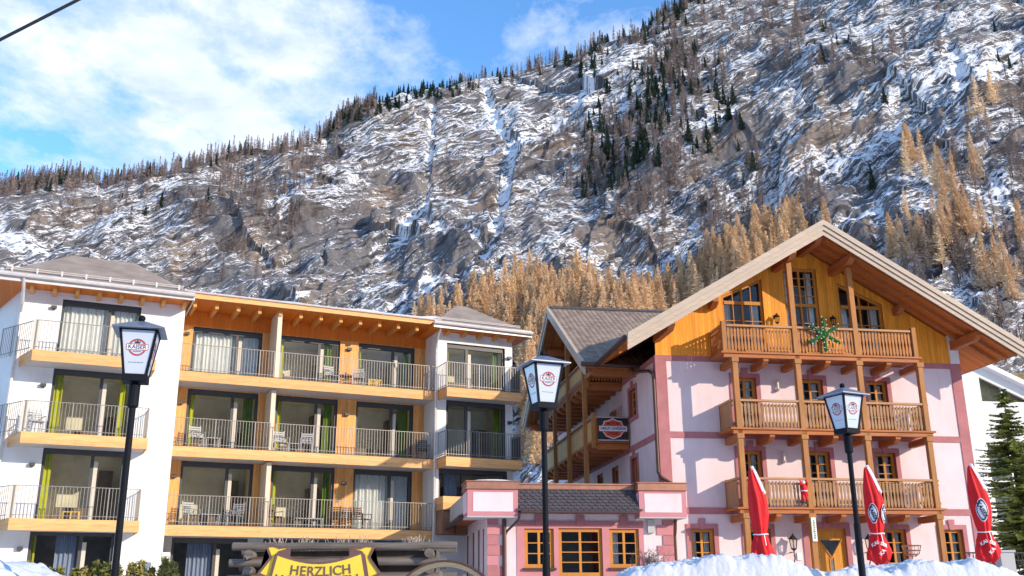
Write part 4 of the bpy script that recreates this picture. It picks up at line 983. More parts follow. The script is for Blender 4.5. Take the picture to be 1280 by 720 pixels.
for zf in (S3,S2,S1):
    m=MB(); P_=[(-1.6,-1.48),(2.55,-1.48),(2.55,by),(-2.0,by)]
    # wedge-shaped slab following the oblique corner
    m.prism([(x_,y_,zf-.36) for x_,y_ in P_],(0,0,.35)); o=m.build('balcony','conc',Lh)
    m=MB(); m.box(-1.63,2.58,-1.53,-1.482,zf-.40,zf); m.box(2.552,2.60,-1.48,by,zf-.40,zf); m.bar((-1.62,-1.5,zf-.2),(-2.02,by,zf-.2),.05,.40); m.build('fascia','fascia',o)
    metal_rail((-1.58,-1.46),(2.53,-1.46),zf+.02,o); metal_rail((2.53,-1.42),(2.53,by),zf+.02,o); metal_rail((-1.6,-1.44),(-2.75,by+.7),zf+.02,o)
    m=MB(); m.box(-1.72,-1.50,-1.44,-1.38,zf,zf+1.1); m.build('end_screen','stile',o)
def hip(x0,x1,y0,y1,z,rx0,rx1,ry,rzz,par,over=.0):
    m=MB(); v=[(x0,y0,z),(x1,y0,z),(x1,y1,z),(x0,y1,z),(rx0,ry,rzz),(rx1,ry,rzz)]
    m.add(v,[(0,1,5,4),(1,2,5),(2,3,4,5),(3,0,4),(3,2,1,0)]); o=m.build('hipped_roof','bitumen',par); return o
# eaves: front edge y=-1.2, z 13.05 ; mansard-like upper hip
hr=hip(-3.2,3.75,-1.25,8.5,13.12,-.75,1.75,3.0,15.45,Lh)
m=MB(); m.box(-3.15,3.7,-1.2,8.4,12.92,13.10); m.build('soffit','larchorange',Lh)
m=MB(); m.box(-3.25,3.8,-1.33,-1.26,12.86,13.16); m.tube([(-3.25,-1.42,13.08),(3.8,-1.42,13.04)],.09,8); m.box(-3.28,-3.22,-1.3,8.5,12.86,13.16); m.box(3.76,3.82,-1.3,1.2,12.86,13.16); m.build('gutter','zinc',Lh)
for i in range(8):
    x=-1.95+i*.78; m=MB(); m.prism([(x-.07,by,12.915),(x-.07,-1.0,12.915),(x-.07,-1.0,12.80),(x-.07,-.85,12.72),(x-.07,by,12.72)],(.14,0,0)); m.build('rafter_end','rafterend',Lh)
for y_,z_ in ((-.75,13.42),): 
    m=MB(); m.tube([(-2.9,y_,z_+.12),(3.4,y_,z_+.12)],.022,6); m.tube([(-2.9,y_,z_+.05),(3.4,y_,z_+.05)],.022,6)
    for i in range(8): x=-2.7+i*.85; m.box(x-.03,x+.03,y_-.02,y_+.05,z_-.18,z_+.16)
    m.build('snow_guard','zinc',Lh)
m=MB(); m.tube([(-2.25,-1.40,12.98),(-2.22,-1.2,12.7),(-2.2,-.75,12.2),(-2.22,-.33,11.95),(-2.22,-.30,1.0)],.06,8); m.build('downpipe','zinc',Lh)
# tower at the far end
ty=-.1; tx0,tx1=14.42,18.05
tw_=[(14.85,17.68,10.35,12.55),(14.85,17.68,7.39,9.98),(14.55,17.75,5.76,7.0)]
rb=Multi(); m=colwall(tx0,tx1,.5,lambda x:13.1,ty,[(a,b,c,d,d) for a,b,c,d in tw_],reveal=.14,rb=rb)
m.quad((tx0,ty,.5),(tx0,WY+.2,.5),(tx0,WY+.2,13.3),(tx0,ty,13.1)); m.quad((tx1,ty,.5),(tx1,8,.5),(tx1,8,13.1),(tx1,ty,13.1)); m.build('wall','white',Lh); rb.build('reveal','anthracite',Lh)
for (a,b,c,d),cc_ in zip(tw_,([(0,.05,'limecurtain'),(.86,.97,'greencurtain')],[(0,.05,'greencurtain'),(.88,.98,'greencurtain')],[(.1,.28,'bluecurtain')])): glazing(a,b,c,d,ty+.1,Lh,.38,cc_,stile=(c>6))
for zf in (S3,S2):
    o=slab(14.48,18.0,-1.1,ty,zf,Lh); metal_rail((14.5,-1.06),(17.98,-1.06),zf+.02,o); metal_rail((14.5,-1.02),(14.5,ty),zf+.02,o); metal_rail((17.98,-1.02),(17.98,ty),zf+.02,o)
    m=MB(); m.box(17.95,17.97,-1.0,ty,zf+.1,zf+1.05); m.build('side_screen','anthracite',o)
hip(13.95,18.6,-.85,7,13.22,16.2,16.7,2.2,15.05,Lh)
m=MB(); m.box(14.0,18.55,-.8,6.9,13.02,13.20); m.build('soffit','larchorange',Lh)
m=MB(); m.box(13.92,18.64,-.93,-.86,12.98,13.26); m.tube([(13.9,-1.0,13.18),(18.66,-1.0,13.14)],.085,8); m.box(18.6,18.66,-.9,7,12.98,13.26); m.build('gutter','zinc',Lh)
m=MB(); m.tube([(14.2,-.45,13.58),(18.3,-.45,13.58)],.022,6); m.tube([(14.2,-.45,13.52),(18.3,-.45,13.52)],.022,6); m.build('snow_guard','zinc',Lh)
for i in range(5):
    x=14.75+i*.78; m=MB(); m.prism([(x-.07,ty,13.015),(x-.07,-.68,13.015),(x-.07,-.68,12.92),(x-.07,-.5,12.83),(x-.07,ty,12.83)],(.14,0,0)); m.build('rafter_end','rafterend',Lh)
m=MB(); m.tube([(14.3,-.85,13.05),(14.28,-.5,12.7),(14.32,-.2,12.2),(14.32,-.18,1.0)],.05,8); m.build('downpipe','zinc',Lh)
# timber-clad porch below the tower
MAT['rustpanel']=plain('rust_panel',(.30,.15,.08),.7,var=.25,scale=2)
m=MB(); m.box(14.42,18.0,-1.0,ty-.01,5.2,5.74); o=m.build('timber_parapet','fascia',Lh)
m=MB(); m.box(14.44,17.9,-.9,ty-.01,4.22,5.19); m.build('panel_cladding','rustpanel',o); m=MB()
for x in (15.0,15.9,16.8): m.box(x-.02,x+.02,-.93,-.902,4.22,5.19)
m.box(14.4,18,-.96,-.91,5.16,5.2); m.build('cladding_joint','anthracite',o)
# outdoor wall lamps
for x,z,y_ in [(3.95,12.2,WY),(10.85,12.2,WY),(3.95,9.30,WY),(10.85,9.3,WY),(3.95,6.36,WY),(10.85,6.36,WY),(-1.13,12.28,by),(-1.14,9.29,by),(-1.16,6.38,by),(-1.18,3.44,by),(17.86,12.1,ty),(17.86,9.15,ty),(3.8,3.42,WY-.1)]:
    m=MB(); m.box(x-.06,x+.06,y_-.07,y_,z-.07,z+.07); m.box(x-.10,x+.10,y_-.16,y_-.07,z-.05,z+.06); m.build('wall_lamp','anthracite',Lh)
m=MB(); m.box(3.55,3.72,-1.2,-1.05,1.0,3.2); m.box(3.5,3.77,-1.26,-.98,3.2,3.34); m.build('drain_post','white',Lh)
print('hotel ok')
# ------------------------------------------------------------------ street lamps
def ring(r0,r1,n=28,squash=1.):
    vs=[];fs=[]
    for i in range(n):
        a=2*math.pi*i/n; vs+=[(r0*math.cos(a),r0*math.sin(a)*squash,0),(r1*math.cos(a),r1*math.sin(a)*squash,0)]
    for i in range(n): j=(i+1)%n; fs.append((2*i,2*i+1,2*j+1,2*j))
    return vs,fs
def flat(name,polys,mat,par,mw):
    m=MB()
    for vs,fs in polys: m.add([mw@Vector(v) for v in vs],fs)
    return m.build(name,mat,par)
def emblem(par,mw,s,ringc='ringred'):
    """round beer-brand badge: ring, banner with lettering, small crown, dotted line of small print"""
    rect=lambda x0,x1,y0,y1,z:([(x0,y0,z),(x1,y0,z),(x1,y1,z),(x0,y1,z)],[(0,1,2,3)])
    up_=lambda z:mw@Matrix.Translation((0,0,z))
    e=flat('badge_ring',[ring(.80*s,1.0*s)],ringc,par,up_(.001))
    flat('badge_banner_edge',[([(-1.22*s,-.27*s,0),(-1.1*s,-.34*s,0),(1.1*s,-.34*s,0),(1.22*s,-.27*s,0),(1.22*s,.33*s,0),(1.1*s,.40*s,0),(-1.1*s,.40*s,0),(-1.22*s,.33*s,0)],[tuple(range(8))])],ringc,e,up_(.002))
    flat('badge_banner',[rect(-1.14*s,1.14*s,-.26*s,.32*s,0)],'whitep',e,up_(.003))
    text('lettering','KAISER',.66*s,'navy',e,up_(.0045)@Matrix.Translation((0,.03*s,0)),2.0*s,.012*s,depth=.0005)
    cr=[(-.28,.46),(.28,.46),(.34,.78),(.17,.62),(0,.86),(-.17,.62),(-.34,.78)]
    flat('badge_crown',[([(a*s,b*s,0) for a,b in cr],[tuple(range(7))])],'navy',e,up_(.003))
    flat('badge_small_print',[rect(-.42*s+.15*s*i,-.32*s+.15*s*i,-.52*s,-.44*s,0) for i in range(6)],'navy',e,up_(.003))
def street_lamp(x,y,rz,label):
    gz=ground_z(x,y); o=empty('street_lamp',(x,y,gz),R(rz),label,'street lamp','three lantern lamps along the road')
    zb=4.58-gz; h=.60; w0,w1=.145,.235
    m=MB(); m.lathe([(.10,-.3),(.10,.25),(.062,.3),(.06,1.5),(.047,1.52),(.044,zb-.45),(.075,zb-.42),(.075,zb-.12),(.05,zb-.10),(.05,zb-.03)],14); m.build('pole','anthracite2',o,smooth=False)
    m=MB()
    m.prism([(-w0-.02,-w0-.02,zb-.09),(w0+.02,-w0-.02,zb-.09),(w0+.02,w0+.02,zb-.09),(-w0-.02,w0+.02,zb-.09)],(0,0,.09))
    for sx_ in (-1,1):
        for sy_ in (-1,1): m.bar((sx_*w0,sy_*w0,zb),(sx_*w1,sy_*w1,zb+h),.034,.034,(0,1,0))
    m.prism([(-w1-.02,-w1-.02,zb+h),(w1+.02,-w1-.02,zb+h),(w1+.02,w1+.02,zb+h),(-w1-.02,w1+.02,zb+h)],(0,0,.03))
    lf=m.build('lantern','anthracite2',o)
    m=MB(); r_=.34; m.add([(-r_,-r_,zb+h+.031),(r_,-r_,zb+h+.031),(r_,r_,zb+h+.031),(-r_,r_,zb+h+.031),(-.06,-.06,zb+h+.17),(.06,-.06,zb+h+.17),(.06,.06,zb+h+.17),(-.06,.06,zb+h+.17),
        (-r_,-r_,zb+h+.012),(r_,-r_,zb+h+.012),(r_,r_,zb+h+.012),(-r_,r_,zb+h+.012)],[(0,1,5,4),(1,2,6,5),(2,3,7,6),(3,0,4,7),(4,5,6,7),(8,9,1,0),(9,10,2,1),(10,11,3,2),(11,8,0,3),(11,10,9,8)]); m.build('lantern_roof','lamproof',lf)
    m=MB(); m.sphere((0,0,zb+h+.22),.05,12,8); m.tube([(0,0,zb+h+.16),(0,0,zb+h+.2)],.025,8); m.build('finial','anthracite2',lf,smooth=True)
    for k in range(4):
        rm=Matrix.Rotation(math.pi/2*k,4,'Z')
        m=MB(); q_=[rm@Vector(p) for p in ((-w0+.01,-w0-.004,zb+.005),(w0-.01,-w0-.004,zb+.005),(w1-.01,-w1-.004,zb+h-.005),(-w1+.01,-w1-.004,zb+h-.005))]
        m.quad(*q_); pn=m.build('lantern_pane','lampglass',lf)
        hc=.60; yy=-(w0+(w1-w0)*hc)-.006
        mw=rm@frame_mw((0,yy,zb+h*hc),(1,0,0),(0,-(w1-w0),h))
        # the badge belongs to the pane
        emblem(lf,mw,.118)
        flat('small_print',[([(-.10+.04*i,-.21,0),(-.07+.04*i,-.21,0),(-.07+.04*i,-.203,0),(-.10+.04*i,-.203,0)],[(0,1,2,3)]) for i in range(5)],'navy',lf,mw@Matrix.Translation((0,0,.001)))
    return o
MAT['anthracite2']=plain('lamp_paint',(.008,.009,.013),.7,metal=.0,var=.1,spec=.15)
MAT['lamproof']=plain('lamp_roof',(.20,.22,.27),.4,metal=.4,var=.1)
street_lamp(-5.19,13.5,15,'tall black lantern lamp in front of the white corner block')
street_lamp(.49,15.75,22,'black lantern lamp between the white hotel and the side balconies of the chalet')
street_lamp(6.19,18.5,27,'black lantern lamp before the chalet balconies, two badge panes facing out')
# ------------------------------------------------------------------ closed parasols
MAT['redcloth']=plain('red_cloth',(.72,.012,.015),.7,var=.10,scale=3,bump=.3,bscale=12)
def wrapped(name,polys,mat,par,ang,zc,rad_of,lift,cxof,roll=0.):
    m=MB(); c,s=math.cos(roll),math.sin(roll)
    for vs,fs in polys:
        out=[]
        for v in vs:
            u,w_=v[0]*c-v[1]*s,v[0]*s+v[1]*c; z=zc+w_; r_=rad_of(z)+lift; a=ang+u/r_
            out.append((cxof(z)+r_*math.cos(a),r_*math.sin(a),z))
        m.add(out,fs)
    return m.build(name,mat,par)
def grid_ellipse(rx,rz,n=24,rings=5,r0=0.):
    vs=[];fs=[]
    for i in range(rings+1):
        t_=r0+(1-r0)*i/rings
        for j in range(n): a=2*math.pi*j/n; k=1+.10*abs(math.cos(2*a)); vs.append((rx*t_*k*math.cos(a),rz*t_*k*math.sin(a),0))
    for i in range(rings):
        for j in range(n): fs.append((i*n+j,i*n+(j+1)%n,(i+1)*n+(j+1)%n,(i+1)*n+j))
    return vs,fs
def text_poly(s,size,width=None,bold=.0):
    me=text_mesh(s,size,0,bold); vs=[tuple(v.co) for v in me.vertices]; fs=[tuple(p.vertices) for p in me.polygons]; bpy.data.meshes.remove(me)
    xs=[v[0] for v in vs]; k=width/(max(xs)-min(xs)) if width else 1
    return [(x*k,y,z) for x,y,z in vs],fs
def parasol(x,y,z0,lean,label,badges,seed,sc=1.):
    """z0: height of the canopy's lower edge"""
    random.seed(seed)
    o=empty('closed_parasol',(x,y,ground_z(x,y)),0,label,'parasol','three closed red parasols on the terrace'); o.rotation_euler=(0,lean,0); zb=z0-ground_z(x,y)
    m=MB(); m.tube([(0,0,-.1),(0,0,zb+2.2)],.03,8); m.build('pole','whitep',o)
    prof=[(.13,0),(.25,.05),(.28,.25),(.22,.5),(.155,.72),(.15,.78),(.19,.95),(.235,1.3),(.235,1.6),(.215,1.85),(.19,2.0),(.12,2.3),(.065,2.5),(.03,2.55)]
    cxof=lambda z:-.13*max(0,(z-zb-1.7))/.85*(1 if z-zb<2.6 else 1)
    zs=[p[1]+zb for p in prof]; rad=lambda z:float(np.interp(z,zs,[p[0] for p in prof]))
    n=64; dense=[]; 
    for i in range(46): z=zb+2.55*i/45; dense.append(z)
    vs=[];fs=[]; ph=random.random()*6
    for z in dense:
        t_=(z-zb)
        for j in range(n):
            a=2*math.pi*j/n
            f=1+.10*math.sin(8*a+ph+t_*1.5)*(1.6 if t_<.75 else 1)+.05*math.sin(13*a+t_*4+ph)+(.10*math.sin(5*a+t_*9) if t_<.6 else .02*math.sin(3*a+t_*7))
            r_=rad(z)*f; zz=z+(.08*math.sin(4*a+ph) if t_<.02 else 0)
            vs.append((cxof(z)+r_*math.cos(a),r_*math.sin(a),zz))
    k=len(dense)
    fs=[(i*n+j,i*n+(j+1)%n,(i+1)*n+(j+1)%n,(i+1)*n+j) for i in range(k-1) for j in range(n)]+[tuple(range(n-1,-1,-1)),tuple((k-1)*n+j for j in range(n))]
    m=MB(); m.add(vs,fs); cn=m.build('canopy','redcloth',o,smooth=True)
    # white hem that shows along the folded top
    m=MB(); pts=[]
    for i in range(9):
        z=zb+1.86+(2.56-1.86)*i/8; r_=rad(z)*1.06+.012; a=-.8
        pts.append((cxof(z)+r_*math.cos(a),r_*math.sin(a),z))
    for p,q_ in zip(pts[:-1],pts[1:]): m.bar(p,q_,.085,.03,(0,-1,0))
    m.sphere(pts[-1],.05,8,6); m.sphere(pts[0],.05,8,6); m.build('white_hem','whitep',cn)
    m=MB(); pts=[(.195*math.cos(a*.3927),.195*math.sin(a*.3927),zb+.75+.01*math.sin(a)) for a in range(17)]; m.tube(pts,.018,6); m.bar((.05,-.19,zb+.75),(.07,-.25,zb+.45),.02,.012); m.build('tie_cord','whitep',cn)
    f_=-math.pi/2
    for (da,dz,s_) in badges:
        a=f_+da
        e=wrapped('badge',[grid_ellipse(.15*s_,.29*s_)],'whitep',cn,a,zb+1.28+dz,rad,.045,cxof)
        wrapped('badge_ring',[grid_ellipse(.135*s_,.265*s_,r0=.84,rings=2)],'navy',e,a,zb+1.28+dz,rad,.05,cxof)
        wrapped('badge_field',[([(-.15*s_,-.10*s_,0),(.15*s_,-.10*s_,0),(.15*s_,.10*s_,0),(-.15*s_,.10*s_,0)],[(0,1,2,3)])],'whitep',e,a,zb+1.28+dz,rad,.052,cxof,.35)
        wrapped('lettering',[text_poly('KAISER',.17*s_,.46*s_,.006)],'navy',e,a,zb+1.28+dz,rad,.056,cxof,-1.2)
    if badges:
        for k,(s2,da,dz,rl) in enumerate((('KAI',-.6,.52,.5),('SER',.25,.50,-.4),('KA',.0,.30,.8))):
            wrapped('lettering',[text_poly(s2,.13,.2,.004)],'whitep',cn,f_+da,zb+dz-.05,rad,.055,cxof,rl)
    return o
parasol(6.72,28.,2.50,R(0),'closed red parasol without badge in front of the first chalet post',[],3)
parasol(9.86,28.,2.50,R(1),'closed red parasol with narrow badges, beside the lantern lamp pole',[(-.5,0,.85),(.75,.0,.78)],5)
parasol(12.82,28.,2.52,R(-.5),'closed red parasol with one big badge by the corner next to the spruce',[(-.3,.05,.98)],9)
# ------------------------------------------------------------------ welcome sign, log trough, wagon wheel
MAT['signyellow']=plain('sign_yellow',(.95,.68,.07),.45,var=.05); MAT['signbrown']=plain('sign_brown',(.18,.10,.085),.5,var=.08)
MAT['greylog']=wood('weathered_log',(.15,.125,.105),None,1,'X',var=.45,weather=.15); MAT['logend']=plain('log_end',(.42,.33,.24),.8,var=.3,scale=12)
WS=empty('welcome_sign',(-2.62,13.9,.5),0,'yellow scroll-shaped welcome sign with brown edge on the log trough','sign')
sx_=lambda px:(px-401)*.01087; sz_=lambda py:2.35-(py-680)*.0108-.5
def pp(l,y): return [(sx_(a),y,sz_(b)) for a,b in l]
bodyL=[(349,693),(343,722),(336,752)]; bodyR=[(454,692),(459,722),(466,752)]
topc=[(349+105*i/14,693-1*i/14+11.5*math.sin(math.pi*i/14)) for i in range(15)]
botc=[(336+130*i/14,752+10*math.sin(math.pi*i/14)) for i in range(15)]
def grow(l,d):
    cx_=sum(p[0] for p in l)/len(l); cy_=sum(p[1] for p in l)/len(l)
    out=[]
    n=len(l)
    for i in range(n):
        a,b,c_=l[i-1],l[i],l[(i+1)%n]; t1=Vector((b[0]-a[0],b[1]-a[1])).normalized(); t2=Vector((c_[0]-b[0],c_[1]-b[1])).normalized(); nn=Vector((t1.y+t2.y,-(t1.x+t2.x)))
        nn=nn.normalized() if nn.length>1e-3 else Vector((0,0)); out.append((b[0]+nn.x*d,b[1]+nn.y*d))
    return out
bodyp=topc+list(reversed(botc))
tailL=[(335,683),(345,682.5),(352,685),(361,683.5),(363,687),(352,690),(347.5,694),(345,706),(342,722),(327,716),(339,700),(341,696)]
tailR=[(806-a,b+1) for a,b in tailL]; tailR=[(x-2,y) for x,y in tailR][::-1]
def ccw(l): 
    s=sum(l[i-1][0]*l[i][1]-l[i][0]*l[i-1][1] for i in range(len(l))); return l if s>0 else l[::-1]
def tri_panel(name,l,y,mat,par,th=.02):
    """a filled outline (may be concave) as a thin board"""
    bm=bmesh.new(); vs=[bm.verts.new(p) for p in pp(l,y)]; f=bm.faces.new(vs); bmesh.ops.triangulate(bm,faces=[f])
    r_=bmesh.ops.extrude_face_region(bm,geom=list(bm.faces)); 
    for v in [g_ for g_ in r_['geom'] if isinstance(g_,bmesh.types.BMVert)]: v.co.y+=th
    bmesh.ops.recalc_face_normals(bm,faces=list(bm.faces))
    me=bpy.data.meshes.new(name); bm.to_mesh(me); bm.free(); me.materials.append(MAT[mat]); o=bpy.data.objects.new(name,me); C.objects.link(o); o.parent=par; return o
def shape(l):
    l=ccw(l); g1=grow(l,2.6); g2=grow(l,-2.6)
    A=lambda q:abs(sum(q[i-1][0]*q[i][1]-q[i][0]*q[i-1][1] for i in range(len(q))))
    return g1 if A(g1)>A(g2) else g2
def outline(l,y,par):
    m=MB(); q_=pp(l,y); n_=len(q_)
    for i in range(n_):
        a,b=Vector(q_[i-1]),Vector(q_[i]); d_=(b-a).normalized()*.008
        m.bar(a-d_+Vector((0,(i%2)*.0017,0)),b+d_+Vector((0,(i%2)*.0017,0)),.03,.034-.0005*(i%3),(0,1,0))
    return m.build('border','signbrown',par)
outline(bodyp,.0,WS); tri_panel('face',bodyp,-.014,'signyellow',WS,.012)
for tl in (tailL,tailR): outline(tl,.026,WS); tri_panel('tail',tl,.022,'signyellow',WS,.012)
for l in ([(349,691),(365,686),(365,699),(357,696.5),(349,693.5)],[(454,690),(438,685),(438,698),(446,695.5),(454,692.5)]): tri_panel('fold',l,.012,'signbrown',WS,.009)
for i,ch in enumerate('HERZLICH'):
    w_=[12,9,10,9.5,8.5,4,11,12]; px=366+sum(w_[:i])*1.0+w_[i]/2; t_=(px-401)/36; py=712+2.6*(1-t_*t_)
    text('lettering',ch,.175,'signbrown',WS,frame_mw((sx_(px),-.02,sz_(py)),(1,0,t_*.12),(-t_*.12,0,1)),None,.002,depth=.002)
for i,ch in enumerate('WILLKOMMEN'):
    w_=[14,4.5,8,8,10,12,12,12,9,12]; px=350+sum(w_[:i])*1.0+w_[i]/2; t_=(px-401)/50; py=723.5+3.*(1-t_*t_)
    text('lettering',ch,.175,'signbrown',WS,frame_mw((sx_(px),-.02,sz_(py)),(1,0,t_*.12),(-t_*.12,0,1)),None,.002,depth=.002)
m=MB(); m.box(-.6,-.5,.07,.15,-.5,1.55); m.box(.5,.6,.07,.15,-.5,1.55); m.build('sign_post','greylog',WS)
LT=empty('log_trough',(-2.4,14.5,.4),0,'weathered grey log crib with dry grass on top behind the yellow sign','planter')
def log(p0,p1,r_,par):
    m=MB(); n=9; pts=[Vector(p0).lerp(Vector(p1),i/n)+Vector((0,random.uniform(-.008,.008),random.uniform(-.008,.008))) for i in range(n+1)]; m.tube(pts,r_,12,r_*random.uniform(.9,1.05)); return m.build('log','greylog',par,smooth=False)
for z,xa,xb in ((2.34,-1.55,1.6),(2.12,-1.58,1.45),(1.91,-1.6,1.6),(1.7,-1.55,1.6),(1.45,-1.6,1.6),(1.2,-1.6,1.6),(.95,-1.6,1.6),(.7,-1.6,1.6)):
    log((xa,0,z-.4),(xb,0,z-.4+random.uniform(-.02,.02)),.056,LT); log((xa-.1,.9,z-.42),(xb-.05,.9,z-.42),.055,LT)
for z in (2.23,2.02,1.81,1.6,1.35,1.1,.85):
    for x in (-1.28,1.22): log((x,-.18,z-.4),(x,1.1,z-.4),.062,LT)
m=MB(); m.box(-1.3,1.3,.1,.85,1.2,1.88); m.build('soil','bark',LT)
m=MB()
for cx_ in (-.98,-.1,.25,.95,1.0,-.6):
    for i in range(34):
        a=random.random()*6.28; r_=random.random()*.16; x=cx_+r_*math.cos(a); y=.25+r_*math.sin(a); d=Vector((random.gauss(0,.5),random.gauss(0,.4),1)).normalized()*random.uniform(.1,.25)
        m.bar((x,y,1.85),(x+d.x,y+d.y,1.87+d.z),.009,.006)
m.build('dry_grass_tuft','drygrass' if 'drygrass' in MAT else 'barge',LT)
MAT['wheelwood']=wood('wheel_wood',(.17,.14,.09),None,1,'X',var=.4,weather=.3)
WW=empty('wagon_wheel',(-.86,13.0,1.36),0,'old wooden wagon wheel with iron tyre leaning beside the welcome sign','wheel'); WW.rotation_euler=(R(-6),0,R(4))
m=MB(); n=40
def torus_band(r0,r1,y0,y1):
    vs=[];fs=[]
    for i in range(n):
        a=2*math.pi*i/n; c,s=math.cos(a),math.sin(a); vs+=[(r0*c,y0,r0*s),(r1*c,y0,r1*s),(r1*c,y1,r1*s),(r0*c,y1,r0*s)]
    for i in range(n):
        j=(i+1)%n
        for k in range(4): fs.append((4*i+k,4*i+(k+1)%4,4*j+(k+1)%4,4*j+k))
    return vs,fs
m.add(*torus_band(.645,.705,-.03,.03)); m.build('rim','wheelwood',WW); m=MB(); m.add(*torus_band(.706,.73,-.04,.04)); m.build('tyre','gutter',WW)
for k in range(12):
    a=math.pi/6*k+.1; m=MB(); m.bar((.10*math.cos(a),0,.10*math.sin(a)),(.60*math.cos(a),0,.60*math.sin(a)),.045,.05,(0,1,0)); m.build('spoke','wheelwood',WW)
m=MB(); m.tube([(0,-.16,0),(0,-.06,0),(0,.06,0),(0,.12,0)],.10,14); m.build('hub','greylog',WW)
# ------------------------------------------------------------------ snow banks
def bank(name,x0,x1,y0,y1,hf,label,seed,nx=300,ny=120):
    vs=[];fs=[]
    gx,gy=np.meshgrid(np.linspace(x0,x1,nx),np.linspace(y0,y1,ny)); 
    lump=fbm(gx*1.1,gy*1.1,4,seed)*.18+fbm(gx*4,gy*4,3,seed+5)*.07+fbm(gx*11,gy*11,3,seed+9,ridge=True)*.035
    for j in range(ny):
        for i in range(nx):
            x,y=gx[j,i],gy[j,i]; e=min(1,(i/nx)*(1-i/nx)*14)*min(1,(j/ny)*(1-j/ny)*10)
            z=ground_z(x,y)-.15+e*(hf(x)-ground_z(x,y)+.15-.05+lump[j,i]*1.1); vs.append((x,y,z))
    for j in range(ny-1):
        for i in range(nx-1): a=j*nx+i; fs.append((a,a+1,a+nx+1,a+nx))
    m=MB(); m.add(vs,fs); return tag(m.build(name,'snowm',None,smooth=True),label,'snow bank')
prof=[(1.2,1.4),(2.2,2.12),(3.0,2.30),(3.6,2.36),(4.7,2.36),(5.3,2.16),(5.7,2.06),(6.8,2.12),(7.2,2.20),(8.4,2.25),(8.9,2.12),(9.2,1.98),(10.5,1.6)]
bank('snow_bank',1.2,10.2,18.6,21.8,lambda x:float(np.interp(x,[p[0] for p in prof],[p[1] for p in prof])),'long lumpy heap of shovelled snow before the pink chalet',201)
bank('snow_bank',-9.5,-6.6,14.0,16.4,lambda x:float(np.interp(x,[-9.5,-7.6,-7.3,-6.9,-6.6],[2.0,2.24,2.16,1.95,1.6])),'small snow heap at the foot of the white corner block',207,60,40)
# ------------------------------------------------------------------ shrubs and hedge
treemat('hedge_leaf',(.10,.13,.03),(.42,.34,.10)); treemat('twig',(.22,.10,.06),(.42,.24,.12))
def leafy(h,r_,n,size,sd,conic=.6):
    g=np.random.default_rng(sd); t_=g.random(n); a=g.random(n)*6.28; R_=r_*(1-conic*t_)*g.random(n)**.5
    c=np.stack([R_*np.cos(a),R_*np.sin(a),t_*h],-1); d=g.normal(0,1,(n,3)); d[:,2]+=.8; d/=np.linalg.norm(d,axis=1,keepdims=True); s=np.cross(d,g.normal(0,1,(n,3))); s/=np.linalg.norm(s,axis=1,keepdims=True)
    L=size*(.6+.8*g.random(n))[:,None]; return np.stack([c-s*L*.35,c+s*L*.35,c+d*L],1).reshape(-1,3)
hp=[tri_mesh('shrub',leafy(.75,.20,420,.085,s,.75),['hedge_leaf']) for s in range(3)]
k=0; x=-9.4
while x<-6.5:
    zt=2.28+random.uniform(-.06,.10); gz=ground_z(x,20); s=(zt-gz)/.75
    o=bpy.data.objects.new('garden_shrub',hp[k%3]); C.objects.link(o); o.location=(x,20+random.uniform(-.1,.1),gz); o.scale=(1.,1.,s); o.rotation_euler=(0,0,k*1.3); tag(o,'small yellow green evergreen shrub in the row before the hotel','shrub','row of small shrubs'); x+=random.uniform(.17,.27); k+=1
def twiggy(x,y,z,h,sp,n,label,sd):
    random.seed(sd); o=empty('bare_shrub',(x,y,z),0,label,'shrub'); m=MB(); tips=[]
    for i in range(n):
        a=random.random()*6.28; d=Vector((math.cos(a)*sp*random.random(),math.sin(a)*sp*.6*random.random(),h*random.uniform(.5,1))); p=Vector((d.x*.2,d.y*.2,0)); mid=p+d*.55+Vector((0,0,.05)); m.tube([p,mid,d],.008,4,.003); tips.append((mid,d))
        for k in range(4):
            q_=mid.lerp(d,random.random()); m.tube([q_,q_+Vector((random.gauss(0,.14),random.gauss(0,.1),random.uniform(.05,.2)))],.004,3)
    m.build('twig','larch_bare',o)
    m=MB()
    for mid,d in tips:
        for k in range(7):
            q_=mid.lerp(d,random.random())+Vector((random.gauss(0,.06),random.gauss(0,.05),random.gauss(0,.05))); s=random.uniform(.02,.05); v=Vector((random.gauss(0,1),random.gauss(0,1),random.gauss(0,1))).normalized()*s; w_=v.orthogonal().normalized()*s*.6; m.add([q_-w_,q_+w_,q_+v],[(0,1,2)])
    m.build('leaf','twig',o); return o
twiggy(4.0,30,1.95,1.0,.75,70,'reddish twiggy shrub growing by the corner pilaster of the shop wing',4)
